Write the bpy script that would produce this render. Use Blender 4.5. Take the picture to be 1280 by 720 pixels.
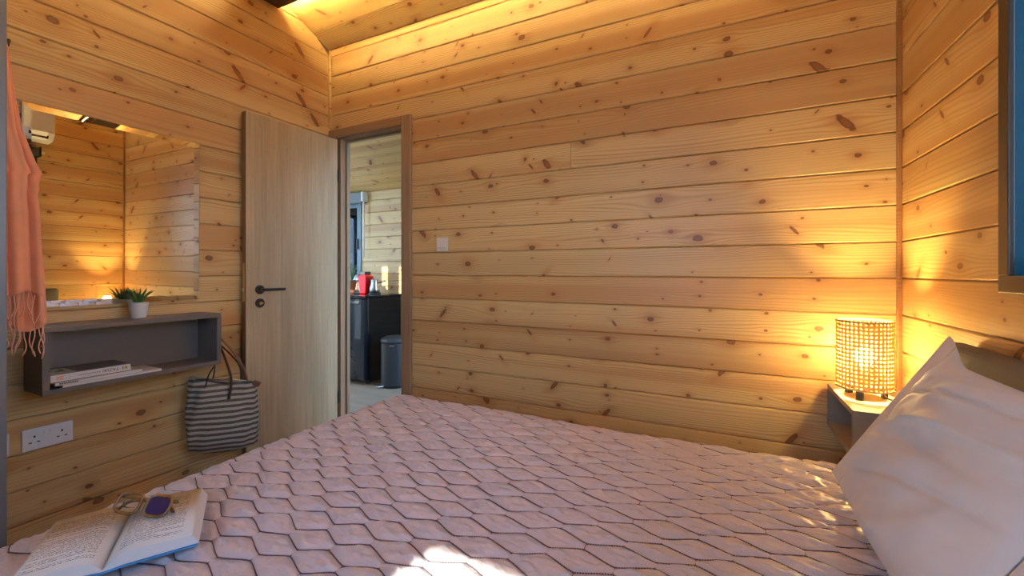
import bpy, bmesh, math, random
import numpy as np
from mathutils import Matrix, Vector, Euler

# ------------------------------------------------------------------ scene, camera, light
for o in list(bpy.data.objects):
    bpy.data.objects.remove(o, do_unlink=True)
scene = bpy.context.scene
COL = scene.collection
random.seed(7)
rng = np.random.default_rng(7)

H = 1.12                                   # camera height above the floor
cam = bpy.data.cameras.new('camera')
cam.sensor_width = 36.0
cam.lens = 525.0 / 1280.0 * 36.0
cam.shift_y = -20.5 / 1280.0
cam.clip_start = 0.02
camo = bpy.data.objects.new('camera', cam)
COL.objects.link(camo)
camo.location = (0, 0, H)
camo.rotation_euler = (math.pi / 2, 0, math.atan2(260, 525))
scene.camera = camo

vs = scene.view_settings
vs.view_transform = 'Standard'
vs.look = 'None'
vs.gamma = 1.0
vs.use_curve_mapping = False
vs.exposure = 0.05

SKY_STRENGTH = 11.0
world = bpy.data.worlds.new('sky')
scene.world = world
world.use_nodes = True
wn = world.node_tree
wn.nodes.clear()
w_tc = wn.nodes.new('ShaderNodeTexCoord')
w_sep = wn.nodes.new('ShaderNodeSeparateXYZ')
w_ramp = wn.nodes.new('ShaderNodeValToRGB')
w_ramp.color_ramp.elements[0].position = 0.0
w_ramp.color_ramp.elements[0].color = (0.55, 0.75, 1.0, 1)
w_ramp.color_ramp.elements[1].position = 0.8
w_ramp.color_ramp.elements[1].color = (0.22, 0.46, 1.0, 1)
w_bg = wn.nodes.new('ShaderNodeBackground')
w_bg.inputs['Strength'].default_value = SKY_STRENGTH
w_out = wn.nodes.new('ShaderNodeOutputWorld')
wn.links.new(w_tc.outputs['Generated'], w_sep.inputs[0])
wn.links.new(w_sep.outputs['Z'], w_ramp.inputs[0])
wn.links.new(w_ramp.outputs[0], w_bg.inputs['Color'])
wn.links.new(w_bg.outputs[0], w_out.inputs['Surface'])

SUN_DIR = Vector((0.10, 0.75, -0.60)).normalized()
sun = bpy.data.lights.new('sun', 'SUN')
sun.energy = 22.0
sun.color = (1.0, 0.93, 0.82)
sun.angle = math.radians(0.6)
suno = bpy.data.objects.new('sun', sun)
COL.objects.link(suno)
suno.rotation_euler = SUN_DIR.to_track_quat('-Z', 'Y').to_euler()

LED_STRENGTH = 700.0
BULB_STRENGTH = 1200.0

# ------------------------------------------------------------------ node helper
class NT:
    def __init__(self, name):
        self.m = bpy.data.materials.new(name)
        self.m.use_nodes = True
        self.t = self.m.node_tree
        self.t.nodes.clear()
        self.out = self.t.nodes.new('ShaderNodeOutputMaterial')

    def n(self, typ, ins=None, **props):
        nd = self.t.nodes.new('ShaderNode' + typ)
        for k, v in props.items():
            setattr(nd, k, v)
        for k, v in (ins or {}).items():
            self.set(nd.inputs[k], v)
        return nd

    def set(self, sock, v):
        if isinstance(v, bpy.types.NodeSocket):
            self.t.links.new(v, sock)
        elif hasattr(v, 'outputs'):
            self.t.links.new(v.outputs[0], sock)
        elif isinstance(v, (tuple, list)) and len(v) == 3 and sock.type == 'RGBA':
            sock.default_value = (*v, 1)
        else:
            sock.default_value = v

    def math(self, op, a, b=0.0, c=None, clamp=False):
        ins = {0: a, 1: b}
        if c is not None:
            ins[2] = c
        return self.n('Math', ins, operation=op, use_clamp=clamp).outputs[0]

    def mix(self, f, a, b, blend='MIX'):
        nd = self.t.nodes.new('ShaderNodeMix')
        nd.data_type = 'RGBA'
        nd.blend_type = blend
        self.set(nd.inputs[0], f)
        self.set(nd.inputs[6], a)
        self.set(nd.inputs[7], b)
        return nd.outputs[2]

    def smooth(self, v, lo, hi):
        return self.n('MapRange', {0: v, 1: lo, 2: hi, 3: 0.0, 4: 1.0}, interpolation_type='SMOOTHSTEP').outputs[0]

    def xyz(self, x=0.0, y=0.0, z=0.0):
        return self.n('CombineXYZ', {0: x, 1: y, 2: z}).outputs[0]

    def noise(self, vec, scale=1.0, detail=2.0, rough=0.5):
        return self.n('TexNoise', {'Vector': vec, 'Scale': scale, 'Detail': detail, 'Roughness': rough}).outputs['Fac']

    def bsdf(self, **ins):
        nd = self.t.nodes.new('ShaderNodeBsdfPrincipled')
        for k, v in ins.items():
            self.set(nd.inputs[k.replace('_', ' ')], v)
        self.t.links.new(nd.outputs[0], self.out.inputs[0])
        return nd

    def bump(self, h, strength=0.2, dist=0.002):
        return self.n('Bump', {'Height': h, 'Strength': strength, 'Distance': dist}).outputs[0]


def plain(name, col, rough=0.5, metal=0.0, spec=0.5, var=0.06, vscale=40.0, bump=0.0):
    """a near uniform material with slight procedural unevenness"""
    g = NT(name)
    tc = g.n('TexCoord').outputs['Object']
    f = g.noise(tc, vscale, 3)
    dark = tuple(c * (1 - var) for c in col)
    lite = tuple(min(1, c * (1 + var)) for c in col)
    c = g.mix(f, dark, lite)
    ins = dict(Base_Color=c, Roughness=rough, Metallic=metal, Specular_IOR_Level=spec)
    if bump:
        ins['Normal'] = g.bump(f, bump, 0.001)
    g.bsdf(**ins)
    return g.m


def emit(name, col, strength):
    g = NT(name)
    e = g.n('Emission', {'Color': (*col, 1), 'Strength': strength})
    g.t.links.new(e.outputs[0], g.out.inputs[0])
    return g.m


def glass_mat(name, tint, refl=1.0):
    g = NT(name)
    tr = g.n('BsdfTransparent', {'Color': (*tint, 1)})
    gl = g.n('BsdfGlossy', {'Color': (1, 1, 1, 1), 'Roughness': 0.02})
    fr = g.n('Fresnel', {'IOR': 1.45})
    mx = g.n('MixShader', {0: g.math('MULTIPLY', fr.outputs[0], refl, clamp=True), 1: tr.outputs[0], 2: gl.outputs[0]})
    g.t.links.new(mx.outputs[0], g.out.inputs[0])
    return g.m


def pine_mat(name, early=(0.65, 0.44, 0.19), late=(0.43, 0.235, 0.072), red=(0.50, 0.268, 0.10), rough=0.40, kx=2.5):
    g = NT(name)
    tc = g.n('TexCoord').outputs['Object']
    sp = g.n('SeparateXYZ', {0: tc})
    x, z = sp.outputs['X'], sp.outputs['Z']
    rnd = g.n('ObjectInfo').outputs['Random']
    xo = g.math('MULTIPLY_ADD', rnd, 37.13, x)
    zo = g.math('MULTIPLY_ADD', rnd, 11.71, z)

    def knots(fx, fz, rmin, rmax, thr, off):
        kv = g.xyz(g.math('MULTIPLY_ADD', xo, fx, off), g.math('MULTIPLY_ADD', zo, fz, off))
        vo = g.n('TexVoronoi', {'Vector': kv, 'Scale': 1.0, 'Randomness': 0.85}, voronoi_dimensions='2D', feature='F1')
        ps = g.n('SeparateXYZ', {0: vo.outputs['Position']})
        kp = g.n('SeparateXYZ', {0: kv})
        cc = g.n('SeparateColor', {0: vo.outputs['Color']})
        dx = g.math('DIVIDE', g.math('SUBTRACT', kp.outputs[0], ps.outputs[0]), fx)
        dz = g.math('DIVIDE', g.math('SUBTRACT', kp.outputs[1], ps.outputs[1]), fz)
        # some knots are long slanting spikes
        spike = g.smooth(cc.outputs[2], 0.76, 0.88)
        side = g.math('SUBTRACT', g.math('MULTIPLY', g.math('GREATER_THAN', cc.outputs[1], 0.5), 2.0), 1.0)
        dxs = g.math('MULTIPLY_ADD', g.math('MULTIPLY', dz, side), g.math('MULTIPLY', spike, 0.75), dx)
        sz = g.math('MULTIPLY_ADD', spike, 1.7, 0.85)
        r = g.math('MULTIPLY_ADD', cc.outputs[1], rmax - rmin, rmin)
        wob = g.math('MULTIPLY', g.math('SUBTRACT', g.noise(g.xyz(xo, zo), 60.0, 3), 0.5), 0.9)
        e1 = g.math('POWER', g.math('DIVIDE', dxs, 1.2), 2.0)
        e2 = g.math('POWER', g.math('DIVIDE', dz, sz), 2.0)
        d = g.math('ADD', g.math('DIVIDE', g.math('SQRT', g.math('ADD', e1, e2)), r), wob)
        on = g.math('GREATER_THAN', cc.outputs[0], thr)
        mask = g.math('MULTIPLY', g.math('SUBTRACT', 1.0, g.smooth(d, 0.75, 1.15)), on)
        rim = g.math('MULTIPLY', g.math('MULTIPLY', g.smooth(d, 0.55, 0.95), g.math('SUBTRACT', 1.0, g.smooth(d, 0.95, 1.25))), on)
        halo = g.math('MULTIPLY', g.math('POWER', 2.718, g.math('MULTIPLY', g.math('POWER', g.math('DIVIDE', d, 3.2), 2.0), -1.0)), on)
        wx = g.math('POWER', g.math('DIVIDE', dx, g.math('MULTIPLY', r, 6.5)), 2.0)
        wz = g.math('POWER', g.math('DIVIDE', dz, g.math('MULTIPLY', r, 3.0)), 2.0)
        warp = g.math('MULTIPLY', g.math('MULTIPLY', dz, g.math('POWER', 2.718, g.math('MULTIPLY', g.math('ADD', wx, wz), -1.0))), on)
        return mask, rim, halo, warp, spike

    m1, r1, h1, w1, sp1 = knots(kx, 9.5, 0.006, 0.0160, 0.40, 0.0)
    m2, r2, h2, w2, sp2 = knots(kx * 1.9, 15.0, 0.0024, 0.0062, 0.55, 3.7)
    zz = g.math('SUBTRACT', zo, g.math('MULTIPLY', g.math('ADD', w1, w2), 0.9))
    # growth rings: long flowing lines with cathedral sweeps
    low = g.noise(g.xyz(g.math('MULTIPLY', xo, 0.55), g.math('MULTIPLY', zz, 5.0)), 1.0, 2, 0.45)
    gcoord = g.math('ADD', g.math('MULTIPLY', zz, 75.0), g.math('MULTIPLY', low, 13.0))
    s = g.math('MULTIPLY_ADD', g.math('SINE', g.math('MULTIPLY', gcoord, 6.283)), 0.5, 0.5)
    band = g.math('POWER', s, 2.6)
    amt = g.noise(g.xyz(g.math('MULTIPLY', xo, 0.4), g.math('MULTIPLY', zz, 9.0), 4.0), 1.0, 2)
    band = g.math('MULTIPLY', band, g.math('MULTIPLY_ADD', g.smooth(amt, 0.35, 0.65), 0.62, 0.16))
    fib = g.noise(g.xyz(g.math('MULTIPLY', xo, 3.0), g.math('MULTIPLY', zz, 260.0)), 1.0, 3, 0.6)
    heart = g.noise(g.xyz(g.math('MULTIPLY', xo, 0.22), g.math('MULTIPLY', zz, 10.0), 9.0), 1.0, 2, 0.4)
    rnd2 = g.math('FRACT', g.math('MULTIPLY', rnd, 17.77))
    base = g.mix(g.math('MULTIPLY', g.smooth(g.math('ADD', heart, g.math('MULTIPLY', rnd2, 0.22)), 0.52, 0.76), 0.85), early, red)
    c = g.mix(g.math('MULTIPLY', band, 1.0), base, late)
    c = g.mix(g.math('MULTIPLY', g.smooth(fib, 0.45, 0.8), 0.20), c, late)
    c = g.mix(g.math('MULTIPLY', g.math('MAXIMUM', h1, g.math('MULTIPLY', h2, 0.6)), 0.6), c, (0.40, 0.175, 0.048))
    c = g.mix(g.math('MULTIPLY', m1, 0.90), c, (0.21, 0.082, 0.028))
    c = g.mix(g.math('MULTIPLY', m2, 0.85), c, (0.18, 0.066, 0.022))
    c = g.mix(g.math('MULTIPLY', g.math('MAXIMUM', r1, r2), 0.55), c, (0.05, 0.018, 0.008))
    val = g.math('MULTIPLY_ADD', g.math('FRACT', g.math('MULTIPLY', rnd, 53.31)), 0.20, 0.90)
    c = g.n('HueSaturation', {'Color': c, 'Value': val}).outputs[0]
    hgt = g.math('ADD', g.math('MULTIPLY', fib, 0.5), g.math('MULTIPLY', band, 0.6))
    g.bsdf(Base_Color=c, Roughness=g.math('MULTIPLY_ADD', fib, 0.14, rough - 0.07), Specular_IOR_Level=0.42,
           Normal=g.bump(hgt, 0.12, 0.0008))
    return g.m


def oak_mat(name, axis='Z', c1=(0.49, 0.375, 0.215), c2=(0.31, 0.228, 0.125), rough=0.55):
    """grey brown oak laminate with fine grain along one axis"""
    g = NT(name)
    tc = g.n('TexCoord').outputs['Object']
    sp = g.n('SeparateXYZ', {0: tc})
    X, Y, Z = sp.outputs
    if axis == 'Z':
        along, a, b = Z, X, Y
    elif axis == 'X':
        along, a, b = X, Z, Y
    else:
        along, a, b = Y, X, Z
    v = g.xyz(g.math('MULTIPLY', a, 9.0), g.math('MULTIPLY', b, 9.0), g.math('MULTIPLY', along, 0.7))
    low = g.noise(v, 1.0, 3, 0.5)
    v2 = g.xyz(g.math('MULTIPLY_ADD', low, 3.0, g.math('MULTIPLY', a, 90.0)), g.math('MULTIPLY', b, 90.0), g.math('MULTIPLY', along, 2.2))
    f = g.noise(v2, 1.0, 4, 0.65)
    v3 = g.xyz(g.math('MULTIPLY', a, 420.0), g.math('MULTIPLY', b, 420.0), g.math('MULTIPLY', along, 26.0))
    pores = g.noise(v3, 1.0, 2, 0.5)
    t = g.math('ADD', g.math('MULTIPLY', g.smooth(low, 0.3, 0.7), 0.45), g.math('MULTIPLY', g.smooth(f, 0.3, 0.72), 0.55))
    c = g.mix(t, c1, c2)
    c = g.mix(g.math('MULTIPLY', g.smooth(pores, 0.58, 0.75), 0.40), c, tuple(q * 0.45 for q in c2))
    g.bsdf(Base_Color=c, Roughness=rough, Specular_IOR_Level=0.4, Normal=g.bump(f, 0.12, 0.0006))
    return g.m


# ------------------------------------------------------------------ materials
M = {}
M['pine'] = pine_mat('pine_boards')
M['pine_trim'] = pine_mat('pine_trim', kx=0.8)
M['pine_brown'] = pine_mat('brown_trim', early=(0.36, 0.17, 0.06), late=(0.24, 0.10, 0.03), red=(0.3, 0.13, 0.045), kx=0.6)
M['core'] = plain('timber_core', (0.20, 0.11, 0.05), 0.8, var=0.2, vscale=8)
M['oak'] = oak_mat('oak_laminate')
M['oak_frame'] = oak_mat('oak_frame_laminate', c1=(0.38, 0.245, 0.135), c2=(0.23, 0.14, 0.075))
M['oak_frame_x'] = oak_mat('oak_frame_header', axis='X', c1=(0.38, 0.245, 0.135), c2=(0.23, 0.14, 0.075))
M['oak_edge'] = oak_mat('oak_edge_band', c1=(0.22, 0.115, 0.05), c2=(0.15, 0.075, 0.03))
M['floor'] = oak_mat('laminate_floor', axis='X', c1=(0.52, 0.40, 0.27), c2=(0.37, 0.28, 0.185), rough=0.4)
M['beam'] = oak_mat('dark_beam', axis='X', c1=(0.085, 0.045, 0.02), c2=(0.05, 0.026, 0.012), rough=0.6)
M['grey_lam'] = plain('grey_laminate', (0.12, 0.108, 0.10), 0.45, var=0.05, vscale=60)
M['grey_lam_warm'] = plain('taupe_laminate', (0.26, 0.215, 0.165), 0.45, var=0.05, vscale=60)
M['grey_ward'] = plain('wardrobe_grey', (0.13, 0.14, 0.15), 0.4, var=0.05)
M['black'] = plain('matt_black_metal', (0.012, 0.012, 0.013), 0.4)
M['fridge'] = plain('black_fridge', (0.010, 0.011, 0.013), 0.18, var=0.02)
M['fridge_door'] = plain('black_fridge_door', (0.014, 0.018, 0.026), 0.22, var=0.02)
M['bin'] = plain('bin_enamel', (0.028, 0.031, 0.035), 0.42, var=0.03)
M['steel'] = plain('brushed_steel', (0.55, 0.53, 0.5), 0.28, metal=1.0)
M['brass'] = plain('brass', (0.55, 0.38, 0.16), 0.35, metal=1.0)
M['white_plastic'] = plain('white_plastic', (0.74, 0.74, 0.73), 0.35, var=0.02)
M['ivory_plastic'] = plain('ivory_plastic', (0.70, 0.64, 0.54), 0.4, var=0.02)
M['hole'] = plain('socket_hole', (0.01, 0.01, 0.012), 0.7)
M['frame_brown'] = plain('brown_aluminium', (0.055, 0.040, 0.030), 0.4, var=0.04)
M['frame_grey'] = plain('grey_aluminium', (0.10, 0.15, 0.19), 0.4, var=0.04)
M['blind'] = plain('blind_fabric', (0.050, 0.050, 0.055), 0.8, var=0.12, vscale=400)
M['glass'] = glass_mat('clear_glass', (0.92, 0.95, 0.95))
M['sky_tint'] = plain('painted_sky_light', (0.008, 0.105, 0.175), 0.6, var=0.06)  # pale grey reveal boards; blue sky light is painted into their colour
M['pot_white'] = plain('white_ceramic', (0.72, 0.69, 0.65), 0.45, var=0.05, vscale=30)
M['soil'] = plain('soil', (0.05, 0.03, 0.02), 0.95, var=0.4, vscale=200)
M['leaf'] = plain('succulent_leaf', (0.055, 0.16, 0.045), 0.45, var=0.4, vscale=25)
M['leaf_light'] = plain('kitchen_plant_leaf', (0.12, 0.22, 0.07), 0.5, var=0.4, vscale=20)
M['terracotta'] = plain('terracotta', (0.38, 0.13, 0.06), 0.8, var=0.12)
M['orange'] = plain('orange_box', (0.65, 0.16, 0.02), 0.5)
M['red'] = plain('red_plastic', (0.50, 0.008, 0.012), 0.25, var=0.03)
M['dark_plastic'] = plain('charcoal_plastic', (0.05, 0.05, 0.052), 0.45)
M['headboard'] = plain('grey_upholstery', (0.125, 0.115, 0.105), 0.9, var=0.30, vscale=500, bump=0.4)
M['bed_fabric'] = plain('bed_base_fabric', (0.10, 0.095, 0.09), 0.9, var=0.2, vscale=300)
M['mattress'] = plain('mattress_ticking', (0.70, 0.68, 0.66), 0.8)
M['leather'] = plain('dark_brown_leather', (0.035, 0.016, 0.009), 0.45, var=0.25, vscale=60)
M['leather_tan'] = plain('tan_leather', (0.16, 0.062, 0.024), 0.5, var=0.2, vscale=60)
M['tortoise'] = plain('tortoise_acetate', (0.17, 0.085, 0.022), 0.22, var=0.75, vscale=120)
M['lens_dark'] = plain('violet_lens', (0.03, 0.02, 0.075), 0.08)
M['cane'] = plain('woven_cane', (0.55, 0.33, 0.12), 0.6, var=0.15, vscale=200)
g = NT('woven_cane_translucent')
tc_ = g.n('TexCoord').outputs['Object']
f_ = g.noise(tc_, 220.0, 3)
c_ = g.mix(f_, (0.50, 0.31, 0.12), (0.64, 0.42, 0.18))
d_ = g.n('BsdfDiffuse', {'Color': c_})
t_ = g.n('BsdfTranslucent', {'Color': c_})
mx_ = g.n('MixShader', {0: 0.30, 1: d_.outputs[0], 2: t_.outputs[0]})
g.t.links.new(mx_.outputs[0], g.out.inputs[0])
M['cane_shade'] = g.m
M['bounce_white'] = plain('bounce_wall_white', (0.78, 0.76, 0.72), 0.8, var=0.04)  # unseen kitchen walls made white to bounce more light
M['stitch'] = plain('stitch_thread', (0.11, 0.08, 0.11), 0.8)
M['bark'] = plain('tree_bark', (0.10, 0.07, 0.05), 0.9, var=0.4, vscale=12)
M['tree_leaf'] = plain('tree_leaf', (0.07, 0.13, 0.04), 0.6, var=0.4, vscale=3)
M['grass'] = plain('outdoor_grass', (0.10, 0.13, 0.06), 0.9, var=0.4, vscale=4)
M['bulb'] = emit('bulb_glow', (1.0, 0.68, 0.22), BULB_STRENGTH)
M['led'] = emit('led_glow', (1.0, 0.70, 0.27), LED_STRENGTH)
M['ink'] = plain('printed_ink', (0.05, 0.05, 0.055), 0.7)
M['ink_grey'] = plain('printed_ink_grey', (0.30, 0.30, 0.32), 0.7)
M['ink_peach'] = plain('printed_peach', (0.72, 0.42, 0.32), 0.7)
M['ink_yellow'] = plain('printed_yellow', (0.62, 0.52, 0.06), 0.7)
M['book_cover'] = plain('blue_book_cover', (0.05, 0.23, 0.50), 0.35, var=0.05)
M['paper_white'] = plain('book_spine_white', (0.66, 0.64, 0.62), 0.55, var=0.03)
M['paper_cream'] = plain('magazine_paper', (0.60, 0.55, 0.47), 0.65, var=0.06)


def fabric(name, col, rough=0.9, weave=900.0, wrinkle=0.4, sheen=0.2, var=0.12):
    g = NT(name)
    tc = g.n('TexCoord').outputs['Object']
    f = g.noise(tc, weave, 2)
    w = g.noise(g.n('Mapping', {'Vector': tc, 'Scale': (1.0, 1.0, 1.0)}).outputs[0], 14.0, 4, 0.6)
    c = g.mix(w, tuple(q * (1 - var) for q in col), tuple(min(1, q * (1 + var)) for q in col))
    h = g.math('ADD', g.math('MULTIPLY', f, 0.12), g.math('MULTIPLY', w, 1.0))
    g.bsdf(Base_Color=c, Roughness=rough, Specular_IOR_Level=0.25, Sheen_Weight=sheen, Normal=g.bump(h, wrinkle, 0.01))
    return g.m


M['scarf'] = fabric('coral_cotton', (0.86, 0.345, 0.175), wrinkle=0.25)
M['fringe'] = fabric('coral_fringe', (0.86, 0.42, 0.27), wrinkle=0.1)
M['pillowcase'] = fabric('white_pillowcase', (0.66, 0.65, 0.67), wrinkle=0.12, var=0.02, rough=0.75)


def satin():
    g = NT('satin_quilt')
    tc = g.n('TexCoord').outputs['Object']
    mp = g.n('Mapping', {'Vector': tc, 'Rotation': (0, 0, 0.5), 'Scale': (26.0, 80.0, 30.0)}).outputs[0]
    w = g.noise(mp, 1.0, 4, 0.6)
    fine = g.noise(tc, 700.0, 2)
    h = g.math('ADD', w, g.math('MULTIPLY', fine, 0.06))
    c = g.mix(g.noise(tc, 9.0, 2), (0.535, 0.46, 0.46), (0.60, 0.515, 0.505))
    g.bsdf(Base_Color=c, Roughness=0.28, Specular_IOR_Level=0.9, Sheen_Weight=0.25, Sheen_Roughness=0.4,
           Normal=g.bump(h, 0.5, 0.008))
    return g.m


M['quilt'] = satin()


def striped():
    g = NT('striped_canvas')
    tc = g.n('TexCoord').outputs['Object']
    z = g.n('SeparateXYZ', {0: tc}).outputs['Z']
    nz = g.noise(tc, 24.0, 2)
    ph = g.math('MULTIPLY_ADD', nz, 0.12, g.math('MULTIPLY', z, 1.0 / 0.0265))
    s = g.math('SINE', g.math('MULTIPLY', ph, 6.283))
    m = g.smooth(s, -0.15, 0.15)
    weave = g.noise(tc, 420.0, 3, 0.7)
    dark = g.mix(g.smooth(weave, 0.35, 0.7), (0.045, 0.043, 0.036), (0.15, 0.14, 0.11))
    lite = g.mix(weave, (0.30, 0.28, 0.24), (0.44, 0.42, 0.36))
    # the very bottom is plain canvas
    c = g.mix(m, lite, dark)
    g.bsdf(Base_Color=c, Roughness=0.85, Specular_IOR_Level=0.25, Normal=g.bump(weave, 0.4, 0.001))
    return g.m


M['stripe'] = striped()


def page_mat():
    """book page: rows of small dark print on cream paper, laid out in the page's own coordinates"""
    g = NT('printed_page')
    tc = g.n('TexCoord').outputs['Object']
    sp = g.n('SeparateXYZ', {0: tc})
    x, y = sp.outputs['X'], sp.outputs['Y']
    ax = g.math('ABSOLUTE', x)
    row = g.math('MULTIPLY', y, 1.0 / 0.0063)
    rowi = g.math('FLOOR', row)
    fr = g.math('FRACT', row)
    line = g.math('MULTIPLY', g.smooth(fr, 0.22, 0.34), g.math('SUBTRACT', 1.0, g.smooth(fr, 0.62, 0.74)))
    let = g.noise(g.xyz(g.math('MULTIPLY', x, 620.0), g.math('MULTIPLY', rowi, 7.31)), 1.0, 1)
    word = g.noise(g.xyz(g.math('MULTIPLY', x, 130.0), g.math('MULTIPLY', rowi, 3.17), 5.0), 1.0, 1)
    ink = g.math('MULTIPLY', g.smooth(let, 0.38, 0.52), g.smooth(word, 0.33, 0.42))
    # ragged line ends: some lines stop early
    rl = g.n('TexWhiteNoise', {'Vector': g.xyz(rowi, g.math('SIGN', x))}, noise_dimensions='2D').outputs[0]
    end = g.math('SUBTRACT', 0.122, g.math('MULTIPLY', g.math('GREATER_THAN', rl, 0.72), g.math('MULTIPLY', rl, 0.06)))
    inx = g.math('MULTIPLY', g.math('GREATER_THAN', ax, 0.018), g.math('LESS_THAN', ax, end))
    iny = g.math('LESS_THAN', g.math('ABSOLUTE', y), 0.094)
    gap = g.math('LESS_THAN', rl, 0.93)
    k = g.math('MULTIPLY', g.math('MULTIPLY', g.math('MULTIPLY', line, ink), g.math('MULTIPLY', inx, iny)), gap)
    c = g.mix(g.math('MULTIPLY', k, 0.85), (0.62, 0.585, 0.52), (0.05, 0.05, 0.06))
    g.bsdf(Base_Color=c, Roughness=0.7, Specular_IOR_Level=0.2)
    return g.m


M['page'] = page_mat()
g = NT('page_block')
tc_ = g.n('TexCoord').outputs['Object']
z_ = g.n('SeparateXYZ', {0: tc_}).outputs['Z']
ln_ = g.noise(g.xyz(0.0, 0.0, g.math('MULTIPLY', z_, 2600.0)), 1.0, 1)
g.bsdf(Base_Color=g.mix(ln_, (0.56, 0.54, 0.52), (0.66, 0.64, 0.61)), Roughness=0.75)
M['page_block'] = g.m

g = NT('mirror_glass')
g.bsdf(Base_Color=(0.86, 0.88, 0.87), Metallic=1.0, Roughness=0.006)
M['mirror'] = g.m

g = NT('magazine_cover')
tc_ = g.n('TexCoord').outputs['Object']
f_ = g.noise(tc_, 9.0, 3)
g.bsdf(Base_Color=g.mix(g.smooth(f_, 0.42, 0.58), (0.09, 0.075, 0.07), (0.13, 0.10, 0.09)), Roughness=0.45)
M['dark_cover'] = g.m


# ------------------------------------------------------------------ mesh helper
def wmat(o):
    m = o.matrix_parent_inverse @ o.matrix_basis
    return wmat(o.parent) @ m if o.parent else o.matrix_basis.copy()


def link(name, me, mat, parent=None, local=False, smooth=False, bevel=0.0, seg=2, loc=None, rot=None):
    o = bpy.data.objects.new(name, me)
    COL.objects.link(o)
    if mat is not None and not me.materials:
        me.materials.append(M[mat] if isinstance(mat, str) else mat)
    if loc is not None:
        o.location = loc
    if rot is not None:
        o.rotation_euler = rot
    if parent is not None:
        o.parent = parent
        if not local:
            o.matrix_parent_inverse = wmat(parent).inverted()
    if smooth:
        me.polygons.foreach_set('use_smooth', [True] * len(me.polygons))
    if bevel:
        b = o.modifiers.new('bevel', 'BEVEL')
        b.width = bevel
        b.segments = seg
        b.limit_method = 'ANGLE'
        b.angle_limit = math.radians(40)
        if not smooth:
            me.polygons.foreach_set('use_smooth', [True] * len(me.polygons))
        b.harden_normals = False
        if not smooth:
            me.polygons.foreach_set('use_smooth', [False] * len(me.polygons))
    return o


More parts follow.
